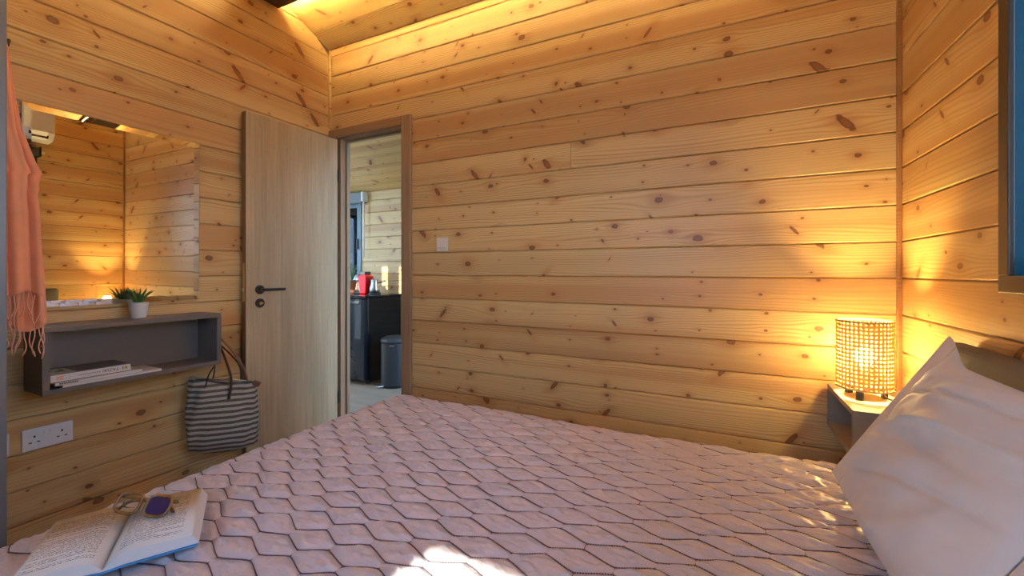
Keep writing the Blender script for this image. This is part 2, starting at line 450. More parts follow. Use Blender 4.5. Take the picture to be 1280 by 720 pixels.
class MB:
    def __init__(self):
        self.v, self.f = [], []

    def add(self, vs, fs, mx=None):
        b = len(self.v)
        for p in vs:
            p = Vector(p)
            if mx is not None:
                p = mx @ p
            self.v.append(p)
        for f in fs:
            self.f.append(tuple(b + i for i in f))
        return self

    def box(self, x0, x1, y0, y1, z0, z1, mx=None):
        vs = [(x0, y0, z0), (x1, y0, z0), (x1, y1, z0), (x0, y1, z0), (x0, y0, z1), (x1, y0, z1), (x1, y1, z1), (x0, y1, z1)]
        fs = [(0, 3, 2, 1), (4, 5, 6, 7), (0, 1, 5, 4), (1, 2, 6, 5), (2, 3, 7, 6), (3, 0, 4, 7)]
        return self.add(vs, fs, mx)

    def prism(self, pts, axis, a, b, mx=None):
        """polygon pts (2D) swept along axis from a to b"""
        n = len(pts)
        def P(p, t):
            if axis == 'X':
                return (t, p[0], p[1])
            if axis == 'Y':
                return (p[0], t, p[1])
            return (p[0], p[1], t)
        vs = [P(p, a) for p in pts] + [P(p, b) for p in pts]
        fs = [tuple(range(n - 1, -1, -1)), tuple(range(n, 2 * n))]
        fs += [(i, (i + 1) % n, n + (i + 1) % n, n + i) for i in range(n)]
        return self.add(vs, fs, mx)

    def lathe(self, prof, c=(0, 0, 0), seg=24, mx=None, cap=True):
        vs, fs = [], []
        for (r, z) in prof:
            for k in range(seg):
                a = 2 * math.pi * k / seg
                vs.append((c[0] + r * math.cos(a), c[1] + r * math.sin(a), c[2] + z))
        for i in range(len(prof) - 1):
            for k in range(seg):
                k2 = (k + 1) % seg
                fs.append((i * seg + k, i * seg + k2, (i + 1) * seg + k2, (i + 1) * seg + k))
        if cap:
            fs.append(tuple(range(seg - 1, -1, -1)))
            fs.append(tuple((len(prof) - 1) * seg + k for k in range(seg)))
        return self.add(vs, fs, mx)

    def tube(self, pts, r, seg=8, closed=False, flat=1.0, mx=None):
        pts = [Vector(p) for p in pts]
        n = len(pts)
        rs = r if isinstance(r, (list, tuple)) else [r] * n
        vs, fs = [], []
        prevu = None
        for i, p in enumerate(pts):
            if closed:
                t = pts[(i + 1) % n] - pts[i - 1]
            else:
                t = pts[min(i + 1, n - 1)] - pts[max(i - 1, 0)]
            t.normalize()
            if prevu is None:
                up = Vector((0, 0, 1)) if abs(t.z) < 0.9 else Vector((1, 0, 0))
                u = t.cross(up).normalized()
            else:
                u = (prevu - t * prevu.dot(t)).normalized()
            prevu = u
            w = t.cross(u)
            for k in range(seg):
                a = 2 * math.pi * k / seg
                vs.append(p + u * (rs[i] * math.cos(a)) + w * (rs[i] * flat * math.sin(a)))
        m = n if closed else n - 1
        for i in range(m):
            for k in range(seg):
                k2 = (k + 1) % seg
                j = (i + 1) % n
                fs.append((i * seg + k, i * seg + k2, j * seg + k2, j * seg + k))
        if not closed:
            fs.append(tuple(range(seg - 1, -1, -1)))
            fs.append(tuple((n - 1) * seg + k for k in range(seg)))
        return self.add(vs, fs, mx)

    def ball(self, c, r, seg=14, rings=8, sc=(1, 1, 1), mx=None):
        prof = []
        vs, fs = [], []
        for i in range(rings + 1):
            ph = math.pi * i / rings
            for k in range(seg):
                a = 2 * math.pi * k / seg
                vs.append((c[0] + sc[0] * r * math.sin(ph) * math.cos(a), c[1] + sc[1] * r * math.sin(ph) * math.sin(a), c[2] - sc[2] * r * math.cos(ph)))
        for i in range(rings):
            for k in range(seg):
                k2 = (k + 1) % seg
                fs.append((i * seg + k, i * seg + k2, (i + 1) * seg + k2, (i + 1) * seg + k))
        return self.add(vs, fs, mx)

    def mesh(self, name):
        me = bpy.data.meshes.new(name)
        me.from_pydata([tuple(p) for p in self.v], [], self.f)
        bm = bmesh.new()
        bm.from_mesh(me)
        bmesh.ops.remove_doubles(bm, verts=bm.verts, dist=1e-6)
        bmesh.ops.recalc_face_normals(bm, faces=bm.faces)
        bm.to_mesh(me)
        bm.free()
        return me

    def build(self, name, mat, parent=None, **kw):
        return link(name, self.mesh(name), mat, parent, **kw)


def tag(o, label, cat, group=None, kind=None):
    o['label'] = label
    o['category'] = cat
    if group:
        o['group'] = group
    if kind:
        o['kind'] = kind
    return o


def thing(name, label, cat, loc=(0, 0, 0), rz=0.0, group=None, kind=None):
    o = bpy.data.objects.new(name, None)
    o.empty_display_size = 0.1
    COL.objects.link(o)
    o.location = loc
    o.rotation_euler = (0, 0, rz)
    return tag(o, label, cat, group, kind)


# ------------------------------------------------------------------ room dimensions
XL, XR, YB, YF = -2.477, 0.619, 2.095, -1.20
YK = 3.60                                 # kitchen outer wall
RIDGE = 0.50
SLOPE = 0.43
CZ = H + 1.58                             # ceiling height at the partition
PITCH = 0.14
Z0 = H - 0.0247                           # one board joint height; joints lie every PITCH


def ceil_z(y):
    return CZ - SLOPE * (abs(y - RIDGE) - (YB - RIDGE))


CH, TH, GAP = 0.0048, 0.020, 0.0016
plank_cache = {}


def plank_mesh(xa0, xb0, xa1, xb1, h):
    """board, local X along, Z across, front face at y=0; its ends may slant (gable boards)"""
    key = (round(xa0, 4), round(xb0, 4), round(xa1, 4), round(xb1, 4), round(h, 4))
    if key in plank_cache:
        return plank_cache[key]
    hb = h / 2 - GAP / 2
    rows = [(TH, -hb), (CH, -hb), (0.0, -hb + CH), (0.0, hb - CH), (CH, hb), (TH, hb)]
    def ends(z):
        t = (z + h / 2) / h
        return xa0 + (xa1 - xa0) * t, xb0 + (xb1 - xb0) * t
    mb = MB()
    vs = []
    for (y, z) in rows:
        a, b = ends(z)
        vs += [(a, y, z), (b, y, z)]
    n = len(rows)
    fs = [(2 * i, 2 * i + 1, 2 * ((i + 1) % n) + 1, 2 * ((i + 1) % n)) for i in range(n)]
    fs += [tuple(2 * i for i in range(n)), tuple(2 * i + 1 for i in range(n - 1, -1, -1))]
    mb.add(vs, fs)
    me = mb.mesh('plank')
    me.materials.append(M['pine'])
    plank_cache[key] = me
    return me


def plank(parent, org, rz, a0, b0, a1=None, b1=None, h=PITCH, rx=None):
    a1 = a0 if a1 is None else a1
    b1 = b0 if b1 is None else b1
    mid = 0.25 * (a0 + a1 + b0 + b1)
    me = plank_mesh(a0 - mid, b0 - mid, a1 - mid, b1 - mid, h)
    o = bpy.data.objects.new('plank', me)
    COL.objects.link(o)
    d = Vector((math.cos(rz), math.sin(rz), 0)) * mid
    o.location = Vector(org) + d
    o.rotation_euler = rx if rx is not None else (0, 0, rz)
    o.parent = parent
    o.matrix_parent_inverse = wmat(parent).inverted()
    return o


def rows_between(zlo, zhi):
    k = math.floor((zlo - Z0) / PITCH)
    while Z0 + k * PITCH < zhi - 1e-4:
        a = max(Z0 + k * PITCH, zlo)
        b = min(Z0 + (k + 1) * PITCH, zhi)
        if b - a > 0.012:
            yield a, b
        k += 1


def cut(a, b, holes, za, zb):
    """split the span [a,b] around the holes a board row meets"""
    spans = [(a, b)]
    for (h0, h1, hz0, hz1) in holes:
        if zb <= hz0 + 0.0125 or za >= hz1 - 0.0125:
            continue
        nxt = []
        for (s, e) in spans:
            if h1 <= s or h0 >= e:
                nxt.append((s, e))
            else:
                if h0 - s > 0.01:
                    nxt.append((s, h0))
                if e - h1 > 0.01:
                    nxt.append((h1, e))
        spans = nxt
    return spans


def board_rows(parent, make, a, b, zlo, zhi, holes):
    zs = sorted({zlo, zhi} | {hz for h in holes for hz in (h[2], h[3])})
    for (za, zb) in rows_between(zlo, zhi):
        cuts = [za] + [q for q in zs if za + 0.012 < q < zb - 0.012] + [zb]
        for p, q in zip(cuts[:-1], cuts[1:]):
            for (s, e) in cut(a, b, holes, p, q):
                make(s, e, p, q)


# ------------------------------------------------------------------ walls
# partition behind the bed with the doorway
DX0, DX1, DTOP = -2.425, -1.785, H + 0.955
wall_back = MB()
wall_back.box(XL - 0.05, DX0, YB + TH, YB + 0.075, 0, CZ - 0.03)
wall_back.box(DX1, XR + 0.05, YB + TH, YB + 0.075, 0, CZ - 0.03)
wall_back.box(DX0, DX1, YB + TH, YB + 0.075, DTOP, CZ - 0.03)
wall_back = tag(wall_back.build('wall_back', 'core'), 'knotty pine board wall with the doorway and light switch', 'wall', kind='structure')
jx = -0.697
def mk_back(s, e, za, zb):
    zc = 0.5 * (za + zb)
    if s < jx < e and H + 0.55 < zc < H + 0.67:
        plank(wall_back, (0, YB, zc), 0, s, jx - 0.0008, h=zb - za)
        plank(wall_back, (0, YB, zc), 0, jx + 0.0008, e, h=zb - za)
    else:
        plank(wall_back, (0, YB, zc), 0, s, e, h=zb - za)
board_rows(wall_back, mk_back, XL, XR, 0.0, CZ + 0.004, [(DX0, DX1, 0.0, DTOP)])

# gable walls left and right
def gable(name, side, label, holes):
    mb = MB()
    xa, xb = (XL - 0.075, XL - TH) if side < 0 else (XR + TH, XR + 0.075)
    y0, y1 = YF - 0.05, YB + 0.05
    def strip(ya, yb, za, zb_from_roof=None, zb=None):
        if zb is None:
            cutsy = [ya] + ([RIDGE] if ya < RIDGE < yb else []) + [yb]
            pts = [(ya, za), (yb, za)] + [(y, ceil_z(y) - 0.01) for y in reversed(cutsy)]
        else:
            pts = [(ya, za), (yb, za), (yb, zb), (ya, zb)]
        mb.prism(pts, 'X', xa, xb)
    if not holes:
        strip(y0, y1, 0.0)
    else:
        h0, h1, hz0, hz1 = holes[0]
        strip(y0, h0, 0.0)
        strip(h1, y1, 0.0)
        strip(h0, h1, 0.0, zb=hz0)
        strip(h0, h1, hz1)
    w = tag(mb.build(name, 'core'), label, 'wall', kind='structure')
    org_x = XL if side < 0 else XR
    rz = math.pi / 2 if side < 0 else -math.pi / 2
    ztop = ceil_z(RIDGE)
    def lim(z):                            # how far a board runs at height z
        d = (ceil_z(RIDGE) - z) / SLOPE
        return max(YF, RIDGE - d - 0.004), min(YB, RIDGE + d + 0.004)
    def mk(s, e, za, zb):
        zc = 0.5 * (za + zb)
        lo0, hi0 = lim(za)
        lo1, hi1 = lim(min(zb, ztop - 0.004))
        a0, b0, a1, b1 = max(s, lo0), min(e, hi0), max(s, lo1), min(e, hi1)
        if b0 - a0 < 0.02 or b1 < a1:
            return
        if side < 0:
            plank(w, (org_x, 0, zc), rz, a0, b0, a1, b1, h=zb - za)
        else:
            plank(w, (org_x, 0, zc), rz, -b0, -a0, -b1, -a1, h=zb - za)
    board_rows(w, mk, YF, YB, 0.0, ztop - 0.004, holes)
    return w

WY0, WY1, WZ0, WZ1 = 0.30, 1.430, H - 0.0247, H + 0.98
wall_left = gable('wall_left', -1, 'knotty pine board gable wall carrying the mirror and grey shelf', [])
wall_right = gable('wall_right', 1, 'knotty pine board gable wall behind the headboard with the brown cased window', [(WY0, WY1, WZ0, WZ1)])

# wall behind the camera, with a window added for daylight and the sun patch
FX0, FX1, FZ0, FZ1 = -0.87, -0.02, H - 0.25, H + 1.035
mb = MB()
mb.box(XL - 0.05, FX0, YF - 0.06, YF - TH, 0, ceil_z(YF))
mb.box(FX1, XR + 0.05, YF - 0.06, YF - TH, 0, ceil_z(YF))
mb.box(FX0, FX1, YF - 0.06, YF - TH, 0, FZ0)
mb.box(FX0, FX1, YF - 0.06, YF - TH, FZ1, ceil_z(YF))
wall_front = tag(mb.build('wall_front', 'core'), 'knotty pine board wall opposite the doorway with an added clear window', 'wall', kind='structure')
board_rows(wall_front, lambda s, e, za, zb: plank(wall_front, (0, YF, 0.5 * (za + zb)), math.pi, -e, -s, h=zb - za),
           XL, XR, 0.0, ceil_z(YF), [(FX0, FX1, FZ0, FZ1)])

# ceiling: one plane from the ridge down over partition and kitchen, another down to the front
KX0, KX1 = -5.2, -0.95
TA = math.atan(SLOPE)
mb = MB()
def roof_slab(x0, x1, ya, yb):
    za, zb = ceil_z(ya) + TH + 0.004, ceil_z(yb) + TH + 0.004
    mb.prism([(ya, za), (yb, zb), (yb, zb + 0.09), (ya, za + 0.09)], 'X', x0, x1)
roof_slab(XL - 0.10, XR + 0.10, RIDGE, YB + 0.07)
roof_slab(XL - 0.10, XR + 0.10, YF - 0.08, RIDGE)
SKX0, SKX1, SKY0, SKY1 = -2.30, -1.15, 2.50, 3.20      # roof window added over the far end to brighten the kitchen
roof_slab(KX0 - 0.1, SKX0, YB + 0.02, YK + 0.12)
roof_slab(SKX1, KX1 + 0.1, YB + 0.02, YK + 0.12)
roof_slab(SKX0, SKX1, YB + 0.02, SKY0)
roof_slab(SKX0, SKX1, SKY1, YK + 0.12)
ceiling = tag(mb.build('ceiling', 'core'), 'sloping knotty pine board ceiling', 'ceiling', kind='structure')
dy = PITCH * math.cos(TA)
def roof_boards(x0, x1, ya, yb, sgn):
    y = ya
    while y * sgn < yb * sgn - 0.02:
        y2 = y + sgn * dy
        if y2 * sgn > yb * sgn:
            y2 = yb
        yc = 0.5 * (y + y2)
        hh = abs(y2 - y) / math.cos(TA)
        # board across axis Z tilts along the slope, front face looks down
        spans = [(x0, x1)]
        if x0 == KX0 and SKY0 - 0.05 < yc < SKY1 + 0.05:
            spans = [(x0, SKX0), (SKX1, x1)]
        for (p_, q_) in spans:
            plank(ceiling, (0, yc, ceil_z(yc)), 0, p_, q_, h=hh, rx=(-math.pi / 2 - sgn * TA, 0, 0))
        y = y2
roof_boards(XL, XR, YB, RIDGE, -1)
roof_boards(XL, XR, YF, RIDGE, 1)
roof_boards(KX0, KX1, YK, YB + 0.075, -1)
for o in ceiling.children:
    yc = o.location.y
    sg = 1 if yc > RIDGE else -1
    o.rotation_euler = (-math.pi / 2 - sg * TA, 0, 0)

# floor of laminate boards
mb = MB()
mb.box(KX0 - 0.1, XR + 0.06, YF - 0.05, YK + 0.1, -0.06, -0.012)
floor = tag(mb.build('floor', 'core'), 'pale grey brown laminate board floor', 'floor', kind='structure')
fw, fl = 0.19, 1.28
fm = MB().box(-fl / 2 + 0.001, fl / 2 - 0.001, -fw / 2 + 0.001, fw / 2 - 0.001, -0.012, 0.0).mesh('floor_board')
fm.materials.append(M['floor'])
iy = 0
y = YF + fw / 2
while y < YK:
    x = KX0 + (iy % 3) * fl / 3
    while x < XR + fl / 2:
        if (y > YB - 0.2 or x > XL - 0.7) and not (y > YB + 0.3 and x > KX1 + 0.6):
            o = bpy.data.objects.new('floor_board', fm)
            COL.objects.link(o)
            o.location = (min(x, XR - fl / 2), y, 0)
            if x <= XR - fl / 2 + 0.3:
                o.parent = floor
            else:
                bpy.data.objects.remove(o)
        x += fl
    y += fw
    iy += 1

# kitchen shell
KWX0, KWX1, KWZ0, KWZ1 = -4.65, -3.73, 1.02, 1.94
mb = MB()
KT = ceil_z(YK)
mb.box(KX0, KWX0, YK + TH, YK + 0.07, 0, KT)
mb.box(KWX1, KX1, YK + TH, YK + 0.07, 0, KT)
mb.box(KWX0, KWX1, YK + TH, YK + 0.07, 0, KWZ0)
mb.box(KWX0, KWX1, YK + TH, YK + 0.07, KWZ1, KT)
wall_kitchen_back = tag(mb.build('wall_kitchen_back', 'core'), 'sunlit pine board wall of the kitchen seen through the doorway', 'wall', kind='structure')
board_rows(wall_kitchen_back, lambda s, e, za, zb: plank(wall_kitchen_back, (0, YK, 0.5 * (za + zb)), 0, s, e, h=zb - za),
           KX0, KX1, 0.0, KT + 0.004, [(KWX0, KWX1, KWZ0, KWZ1)])
mb = MB()
roofp = lambda y: ceil_z(y)
for (ya, yb, za, zb) in ((YB + 0.02, 2.25, 0, None), (3.45, YK + 0.05, 0, None), (2.25, 3.45, 0, 0.1), (2.25, 3.45, 1.98, None)):
    mb.prism([(ya, za), (yb, za), (yb, roofp(yb) if zb is None else zb), (ya, roofp(ya) if zb is None else zb)], 'X', KX1, KX1 + 0.06)
tag(mb.build('wall_kitchen_right', 'bounce_white'), 'plain wall closing the kitchen behind the bed wall', 'wall', kind='structure')
# kitchen left end: a large window added to bring in daylight
mb = MB()
LY0, LY1, LZ0, LZ1 = 2.30, 3.42, 0.12, 2.02
mb.box(KX0 - 0.06, KX0, YB + 0.02, LY0, 0, roofp(LY0))
mb.box(KX0 - 0.06, KX0, LY1, YK + 0.05, 0, roofp(YK + 0.05))
mb.box(KX0 - 0.06, KX0, LY0, LY1, 0, LZ0)
mb.prism([(LY0, LZ1), (LY1, LZ1), (LY1, roofp(LY1)), (LY0, roofp(LY0))], 'X', KX0 - 0.06, KX0)
tag(mb.build('wall_kitchen_left', 'bounce_white'), 'kitchen end wall with an added tall window', 'wall', kind='structure')
# kitchen front wall with two slit panes added to shape the sun patches
S1, S2, SZ0, SZ1 = (-3.62, -3.53), (-3.37, -3.28), 1.15, H + 1.24
mb = MB()
zt = roofp(YB + 0.05)
BW = (-5.05, -3.95)  # opening added so sun and sky brighten the kitchen
for (a, b) in ((KX0, BW[0]), (BW[1], S1[0]), (S1[1], S2[0]), (S2[1], XL - 0.05)):
    mb.box(a, b, YB + TH, YB + 0.075, 0, zt)
mb.box(BW[0], BW[1], YB + TH, YB + 0.075, 0, 0.1)
mb.box(BW[0], BW[1], YB + TH, YB + 0.075, 2.5, zt)
for (a, b) in (S1, S2):
    mb.box(a, b, YB + TH, YB + 0.075, 0, SZ0)
    mb.box(a, b, YB + TH, YB + 0.075, SZ1, zt)
tag(mb.build('wall_kitchen_front', 'bounce_white'), 'kitchen wall with two added slit windows', 'wall', kind='structure')

# trims
def trim(n, x0, x1, y0, y1, z0, z1, mat, label):
    mb = MB().box(x0, x1, y0, y1, z0, z1)
    return tag(mb.build('trim_%d' % n, mat, bevel=0.003), label, 'trim', kind='structure')
trim(1, XL, XL + 0.016, YB - 0.016, YB, DTOP + 0.06, CZ - 0.004, 'pine_trim', 'thin pale pine corner strip above the doorway')
trim(2, XR - 0.015, XR, YB - 0.015, YB, 0.0, CZ - 0.004, 'pine_brown', 'brown corner strip beside the table lamp')
mb = MB()
for (ya, yb) in ((RIDGE, YB),):
    za, zb = ceil_z(ya), ceil_z(yb)
    mb.prism([(ya, za - 0.018), (yb, zb - 0.018), (yb, zb), (ya, za)], 'X', XL, XL + 0.012)
tag(mb.build('trim_3', 'pine_trim'), 'thin pine strip where gable wall meets the ceiling', 'trim', kind='structure')
trim(4, DX1 + 0.075, XR, YB - 0.014, YB, 0.0, 0.075, 'pine_trim', 'pine skirting below the board wall behind the bed')

# dark roof beam carrying LED strips
BY0, BY1, BZ = 1.555, 1.705, H + 1.645
beam = thing('roof_beam', 'dark brown beam under the ceiling with warm light strips', 'beam', (XL, BY0, BZ))
zb0, zb1 = ceil_z(BY0), ceil_z(BY1)
mb = MB().prism([(BY0, BZ), (BY1, BZ), (BY1, zb1 - 0.045), (BY0, zb0 - 0.075)], 'X', XL + 0.001, XR - 0.001)
mb.build('beam_timber', 'beam', beam)
mb = MB()
nx = 5
for i in range(nx):
    x = XL + 0.25 + i * (XR - XL - 0.5) / (nx - 1)
    mb.prism([(BY0 + 0.04, zb0 - 0.10), (BY1 - 0.04, zb1 - 0.06), (BY1 - 0.04, ceil_z(BY1 - 0.04) - 0.001), (BY0 + 0.04, ceil_z(BY0 + 0.04) - 0.001)], 'X', x - 0.03, x + 0.03)
mb.build('packer', 'beam', beam)
for (ya, yb, zz, nm) in ((BY1 + 0.001, BY1 + 0.016, zb1 - 0.085, 'a'), (BY0 - 0.016, BY0 - 0.001, zb0 - 0.115, 'b')):
    ch = MB().box(XL + 0.03, XR - 0.03, ya, yb, zz - 0.006, zz).build('light_channel', 'steel', beam)
    MB().box(XL + 0.035, XR - 0.035, ya + 0.002, yb - 0.002, zz + 0.0005, zz + 0.004).build('light_strip', 'led', ch)

# ------------------------------------------------------------------ door
door = thing('door_1', 'open grey oak laminate door with black lever handle', 'door', (-2.39, YB - 0.01, 0), kind='structure')
# frame
fr0, fr1 = -2.385, -1.815
CASE = 0.066
dt = H + 0.925
mb = MB().box(DX1 - 0.03, DX1 - 0.03 + 0.075, YB - 0.018, YB, 0, dt + CASE)
mb.build('architrave', 'oak_frame', door, bevel=0.003)
MB().box(XL + 0.004, DX1 - 0.03, YB - 0.018, YB, dt + 0.006, dt + CASE).build('architrave', 'oak_frame_x', door, bevel=0.003)
MB().box(XL + 0.004, XL + 0.064, YB - 0.018, YB, 0, dt + 0.006).build('architrave', 'oak_frame', door, bevel=0.003)
MB().box(DX0 + 0.001, -2.372, YB + 0.001, YB + 0.085, 0, dt).build('jamb', 'oak_frame', door, bevel=0.002)
MB().box(fr1, DX1 - 0.001, YB + 0.001, YB + 0.085, 0, dt).build('jamb', 'oak_frame', door, bevel=0.002)
MB().box(DX0 + 0.001, DX1 - 0.001, YB + 0.001, YB + 0.085, dt, DTOP - 0.001).build('head_jamb', 'oak_frame_x', door, bevel=0.002)
MB().box(-2.372, fr1, YB + 0.045, YB + 0.07, dt - 0.014, dt).build('door_stop', 'oak_frame_x', door)
MB().box(-2.372, -2.358, YB + 0.045, YB + 0.07, 0, dt - 0.014).build('door_stop', 'oak_frame', door)
MB().box(-2.372, fr1, YB + 0.005, YB + 0.08, 0.0, 0.012).build('threshold', 'oak_frame_x', door)
# leaf, hinged at (-2.381, 2.078), opened into the room
hinge = Vector((-2.376, YB - 0.022, 0))
free = Vector((-2.412, 1.467, 0))
ldir = (free - hinge)
LW = ldir.length
ang = math.atan2(ldir.y, ldir.x)
LM = Matrix.Translation(hinge) @ Matrix.Rotation(ang, 4, 'Z')
leaf_h = H + 0.915
# local: x from hinge to free edge; visible face looks to +X world = local +y
leaf = MB().box(0, LW, -0.040, 0.0, 0.008, leaf_h).build('door_leaf', 'oak', None, bevel=0.002)
leaf.matrix_basis = LM
leaf.parent = door
leaf.matrix_parent_inverse = door.matrix_basis.inverted()
def lchild(mb, name, mat, **kw):
    o = mb.build(name, mat, leaf, local=True, **kw)
    return o
lchild(MB().box(LW + 0.0002, LW + 0.0016, -0.0395, -0.0005, 0.010, leaf_h - 0.002), 'edge_band', 'oak_edge')
lchild(MB().box(LW + 0.0016, LW + 0.003, -0.031, -0.009, H - 0.17, H + 0.05), 'lock_plate', 'brass')
lchild(MB().box(LW + 0.003, LW + 0.009, -0.026, -0.014, H - 0.115, H - 0.095), 'latch', 'steel', bevel=0.002)
hx = LW - 0.075
hz = H - 0.105
RY = Matrix.Rotation(-math.pi / 2, 4, 'X')
def rose(zc):
    mb = MB()
    mb.lathe([(0.0255, 0.0), (0.0265, 0.003), (0.0265, 0.007), (0.024, 0.009)], (0, 0, 0), 32,
             Matrix.Translation((hx, 0.0, zc)) @ RY)
    return lchild(mb, 'rosette', 'black', smooth=False, bevel=0.0)
rose(hz)
rose(hz - 0.078)
mb = MB()
mb.tube([(hx, 0.006, hz), (hx, 0.045, hz)], 0.009, 16)
mb.box(hx - 0.128, hx + 0.010, 0.040, 0.052, hz - 0.008, hz + 0.008)
lchild(mb, 'lever_handle', 'black', bevel=0.003)
mb = MB()
mb.box(-0.006, 0.006, 0.006, 0.024, -0.004, 0.004, Matrix.Translation((hx - 0.004, 0, hz - 0.078)))
mb.lathe([(0.009, 0.009), (0.009, 0.012)], (0, 0, 0), 20, Matrix.Translation((hx - 0.004, 0, hz - 0.080)) @ RY)
lchild(mb, 'key_cylinder', 'brass')
for zc in (0.25, leaf_h - 0.25):
    MB().tube([(hinge.x + 0.006, hinge.y + 0.004, zc - 0.04), (hinge.x + 0.006, hinge.y + 0.004, zc + 0.04)], 0.006, 12).build('hinge', 'black', door)

# ------------------------------------------------------------------ windows
def sash(parent, axis, pos, a0, a1, z0, z1, w, d, mat, glass, mull=()):
    """frame bars around an opening plus a pane. axis: 'X' wall normal along X, 'Y' along Y"""
    def bar(b0, b1, q0, q1, nm):
        if axis == 'X':
            o = MB().box(pos, pos + d, b0, b1, q0, q1)
        else:
            o = MB().box(b0, b1, pos, pos + d, q0, q1)
        o.build(nm, mat, parent, bevel=0.003)
    bar(a0, a1, z0, z0 + w, 'frame_bar')
    bar(a0, a1, z1 - w, z1, 'frame_bar')
    bar(a0, a0 + w, z0 + w, z1 - w, 'frame_bar')
    bar(a1 - w, a1, z0 + w, z1 - w, 'frame_bar')
    cuts = [a0 + w] + [m for m in mull] + [a1 - w]
    for m in mull:
        bar(m - w / 2, m + w / 2, z0 + w, z1 - w, 'mullion')
    for i in range(len(cuts) - 1):
        l = cuts[i] + (w / 2 if i > 0 else 0)
        r = cuts[i + 1] - (w / 2 if i < len(cuts) - 2 else 0)
        m = pos + d * 0.55
        if axis == 'X':
            o = MB().box(m, m + 0.005, l - 0.004, r + 0.004, z0 + w - 0.004, z1 - w + 0.004)
        else:
            o = MB().box(l - 0.004, r + 0.004, m, m + 0.005, z0 + w - 0.004, z1 - w + 0.004)
        o.build('pane', glass, parent)

w1 = thing('window_1', 'dark brown cased window with blue sky light painted on its reveal beside the headboard', 'window', (XR, 0.9, WZ0), kind='structure')
def casing(a0, a1, z0, z1):
    MB().box(XR - 0.013, XR - 0.0005, a0, a1, z0, z1).build('casing', 'frame_brown', w1, bevel=0.003)
cy0_, cy1_, cz0_, cz1_ = WY0 - 0.03, WY1 + 0.012, WZ0 - 0.027, WZ1 + 0.03
casing(cy0_, cy1_, cz0_, cz0_ + 0.042)
casing(cy0_, cy1_, cz1_ - 0.042, cz1_)
casing(cy0_, cy0_ + 0.042, cz0_ + 0.042, cz1_ - 0.042)
casing(cy1_ - 0.042, cy1_, cz0_ + 0.042, cz1_ - 0.042)
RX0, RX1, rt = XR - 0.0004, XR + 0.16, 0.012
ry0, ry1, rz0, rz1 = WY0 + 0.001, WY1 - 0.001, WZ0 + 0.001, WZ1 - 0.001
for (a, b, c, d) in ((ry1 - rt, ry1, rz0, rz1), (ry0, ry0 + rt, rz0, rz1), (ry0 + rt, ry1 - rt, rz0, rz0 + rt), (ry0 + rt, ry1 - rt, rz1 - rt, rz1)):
    MB().box(RX0, RX1, a, b, c, d).build('reveal_board', 'sky_tint', w1)
sash(w1, 'X', XR + 0.09, ry0 + rt, ry1 - rt, rz0 + rt, rz1 - rt, 0.05, 0.06, 'frame_brown', 'glass', mull=(0.86,))
w2 = thing('added_window_2', 'unseen window added in the wall facing the doorway for daylight', 'window', (0, YF, FZ0), kind='structure')
sash(w2, 'Y', YF - 0.065, FX0 + 0.001, FX1 - 0.001, FZ0 + 0.001, FZ1 - 0.001, 0.03, 0.055, 'frame_brown', 'glass')
w3 = thing('window_3', 'blue grey framed kitchen window with trees outside', 'window', (-4.2, YK, KWZ0), kind='structure')
sash(w3, 'Y', YK - 0.012, KWX0, KWX1, KWZ0, KWZ1, 0.065, 0.075, 'frame_grey', 'glass', mull=(-4.19,))
MB().box(-3.785, -3.772, YK - 0.032, YK - 0.0125, 1.38, 1.50).build('window_handle', 'dark_plastic', w3, bevel=0.003)
w4 = thing('added_window_4', 'pair of slit windows added in the kitchen wall for sun patches', 'window', (-3.45, YB + 0.05, SZ0), kind='structure')
for (a, b) in (S1, S2):
    MB().box(a - 0.005, b + 0.005, YB + 0.045, YB + 0.050, SZ0 - 0.005, SZ1 + 0.005).build('pane', 'glass', w4)
w6 = thing('added_window_6', 'glazed panel added beside the slit windows to light the kitchen', 'window', (-4.6, YB + 0.05, 0.1), kind='structure')
sash(w6, 'Y', YB + 0.025, BW[0] + 0.001, BW[1] - 0.001, 0.101, 2.499, 0.05, 0.045, 'frame_grey', 'glass')
w7 = thing('added_window_7', 'glazing added behind the bed wall to light the kitchen', 'window', (KX1, 2.85, 0.1), kind='structure')
sash(w7, 'X', KX1 + 0.005, 2.251, 3.449, 0.101, 1.979, 0.05, 0.05, 'frame_grey', 'glass')  # unseen glazing added for more kitchen daylight
w8 = thing('added_window_8', 'roof window added over the hidden end to light the kitchen', 'window', (-1.7, 2.85, ceil_z(2.85)), kind='structure')
MB().prism([(SKY0 - 0.03, ceil_z(SKY0 - 0.03) + 0.125), (SKY1 + 0.03, ceil_z(SKY1 + 0.03) + 0.125), (SKY1 + 0.03, ceil_z(SKY1 + 0.03) + 0.13), (SKY0 - 0.03, ceil_z(SKY0 - 0.03) + 0.13)], 'X', SKX0 - 0.03, SKX1 + 0.03).build('pane', 'glass', w8)
w5 = thing('added_window_5', 'tall clear window added at the kitchen end for daylight', 'window', (KX0, 2.9, LZ0), kind='structure')
sash(w5, 'X', KX0 - 0.06, LY0 + 0.001, LY1 - 0.001, LZ0 + 0.001, LZ1 - 0.001, 0.05, 0.05, 'frame_grey', 'glass')

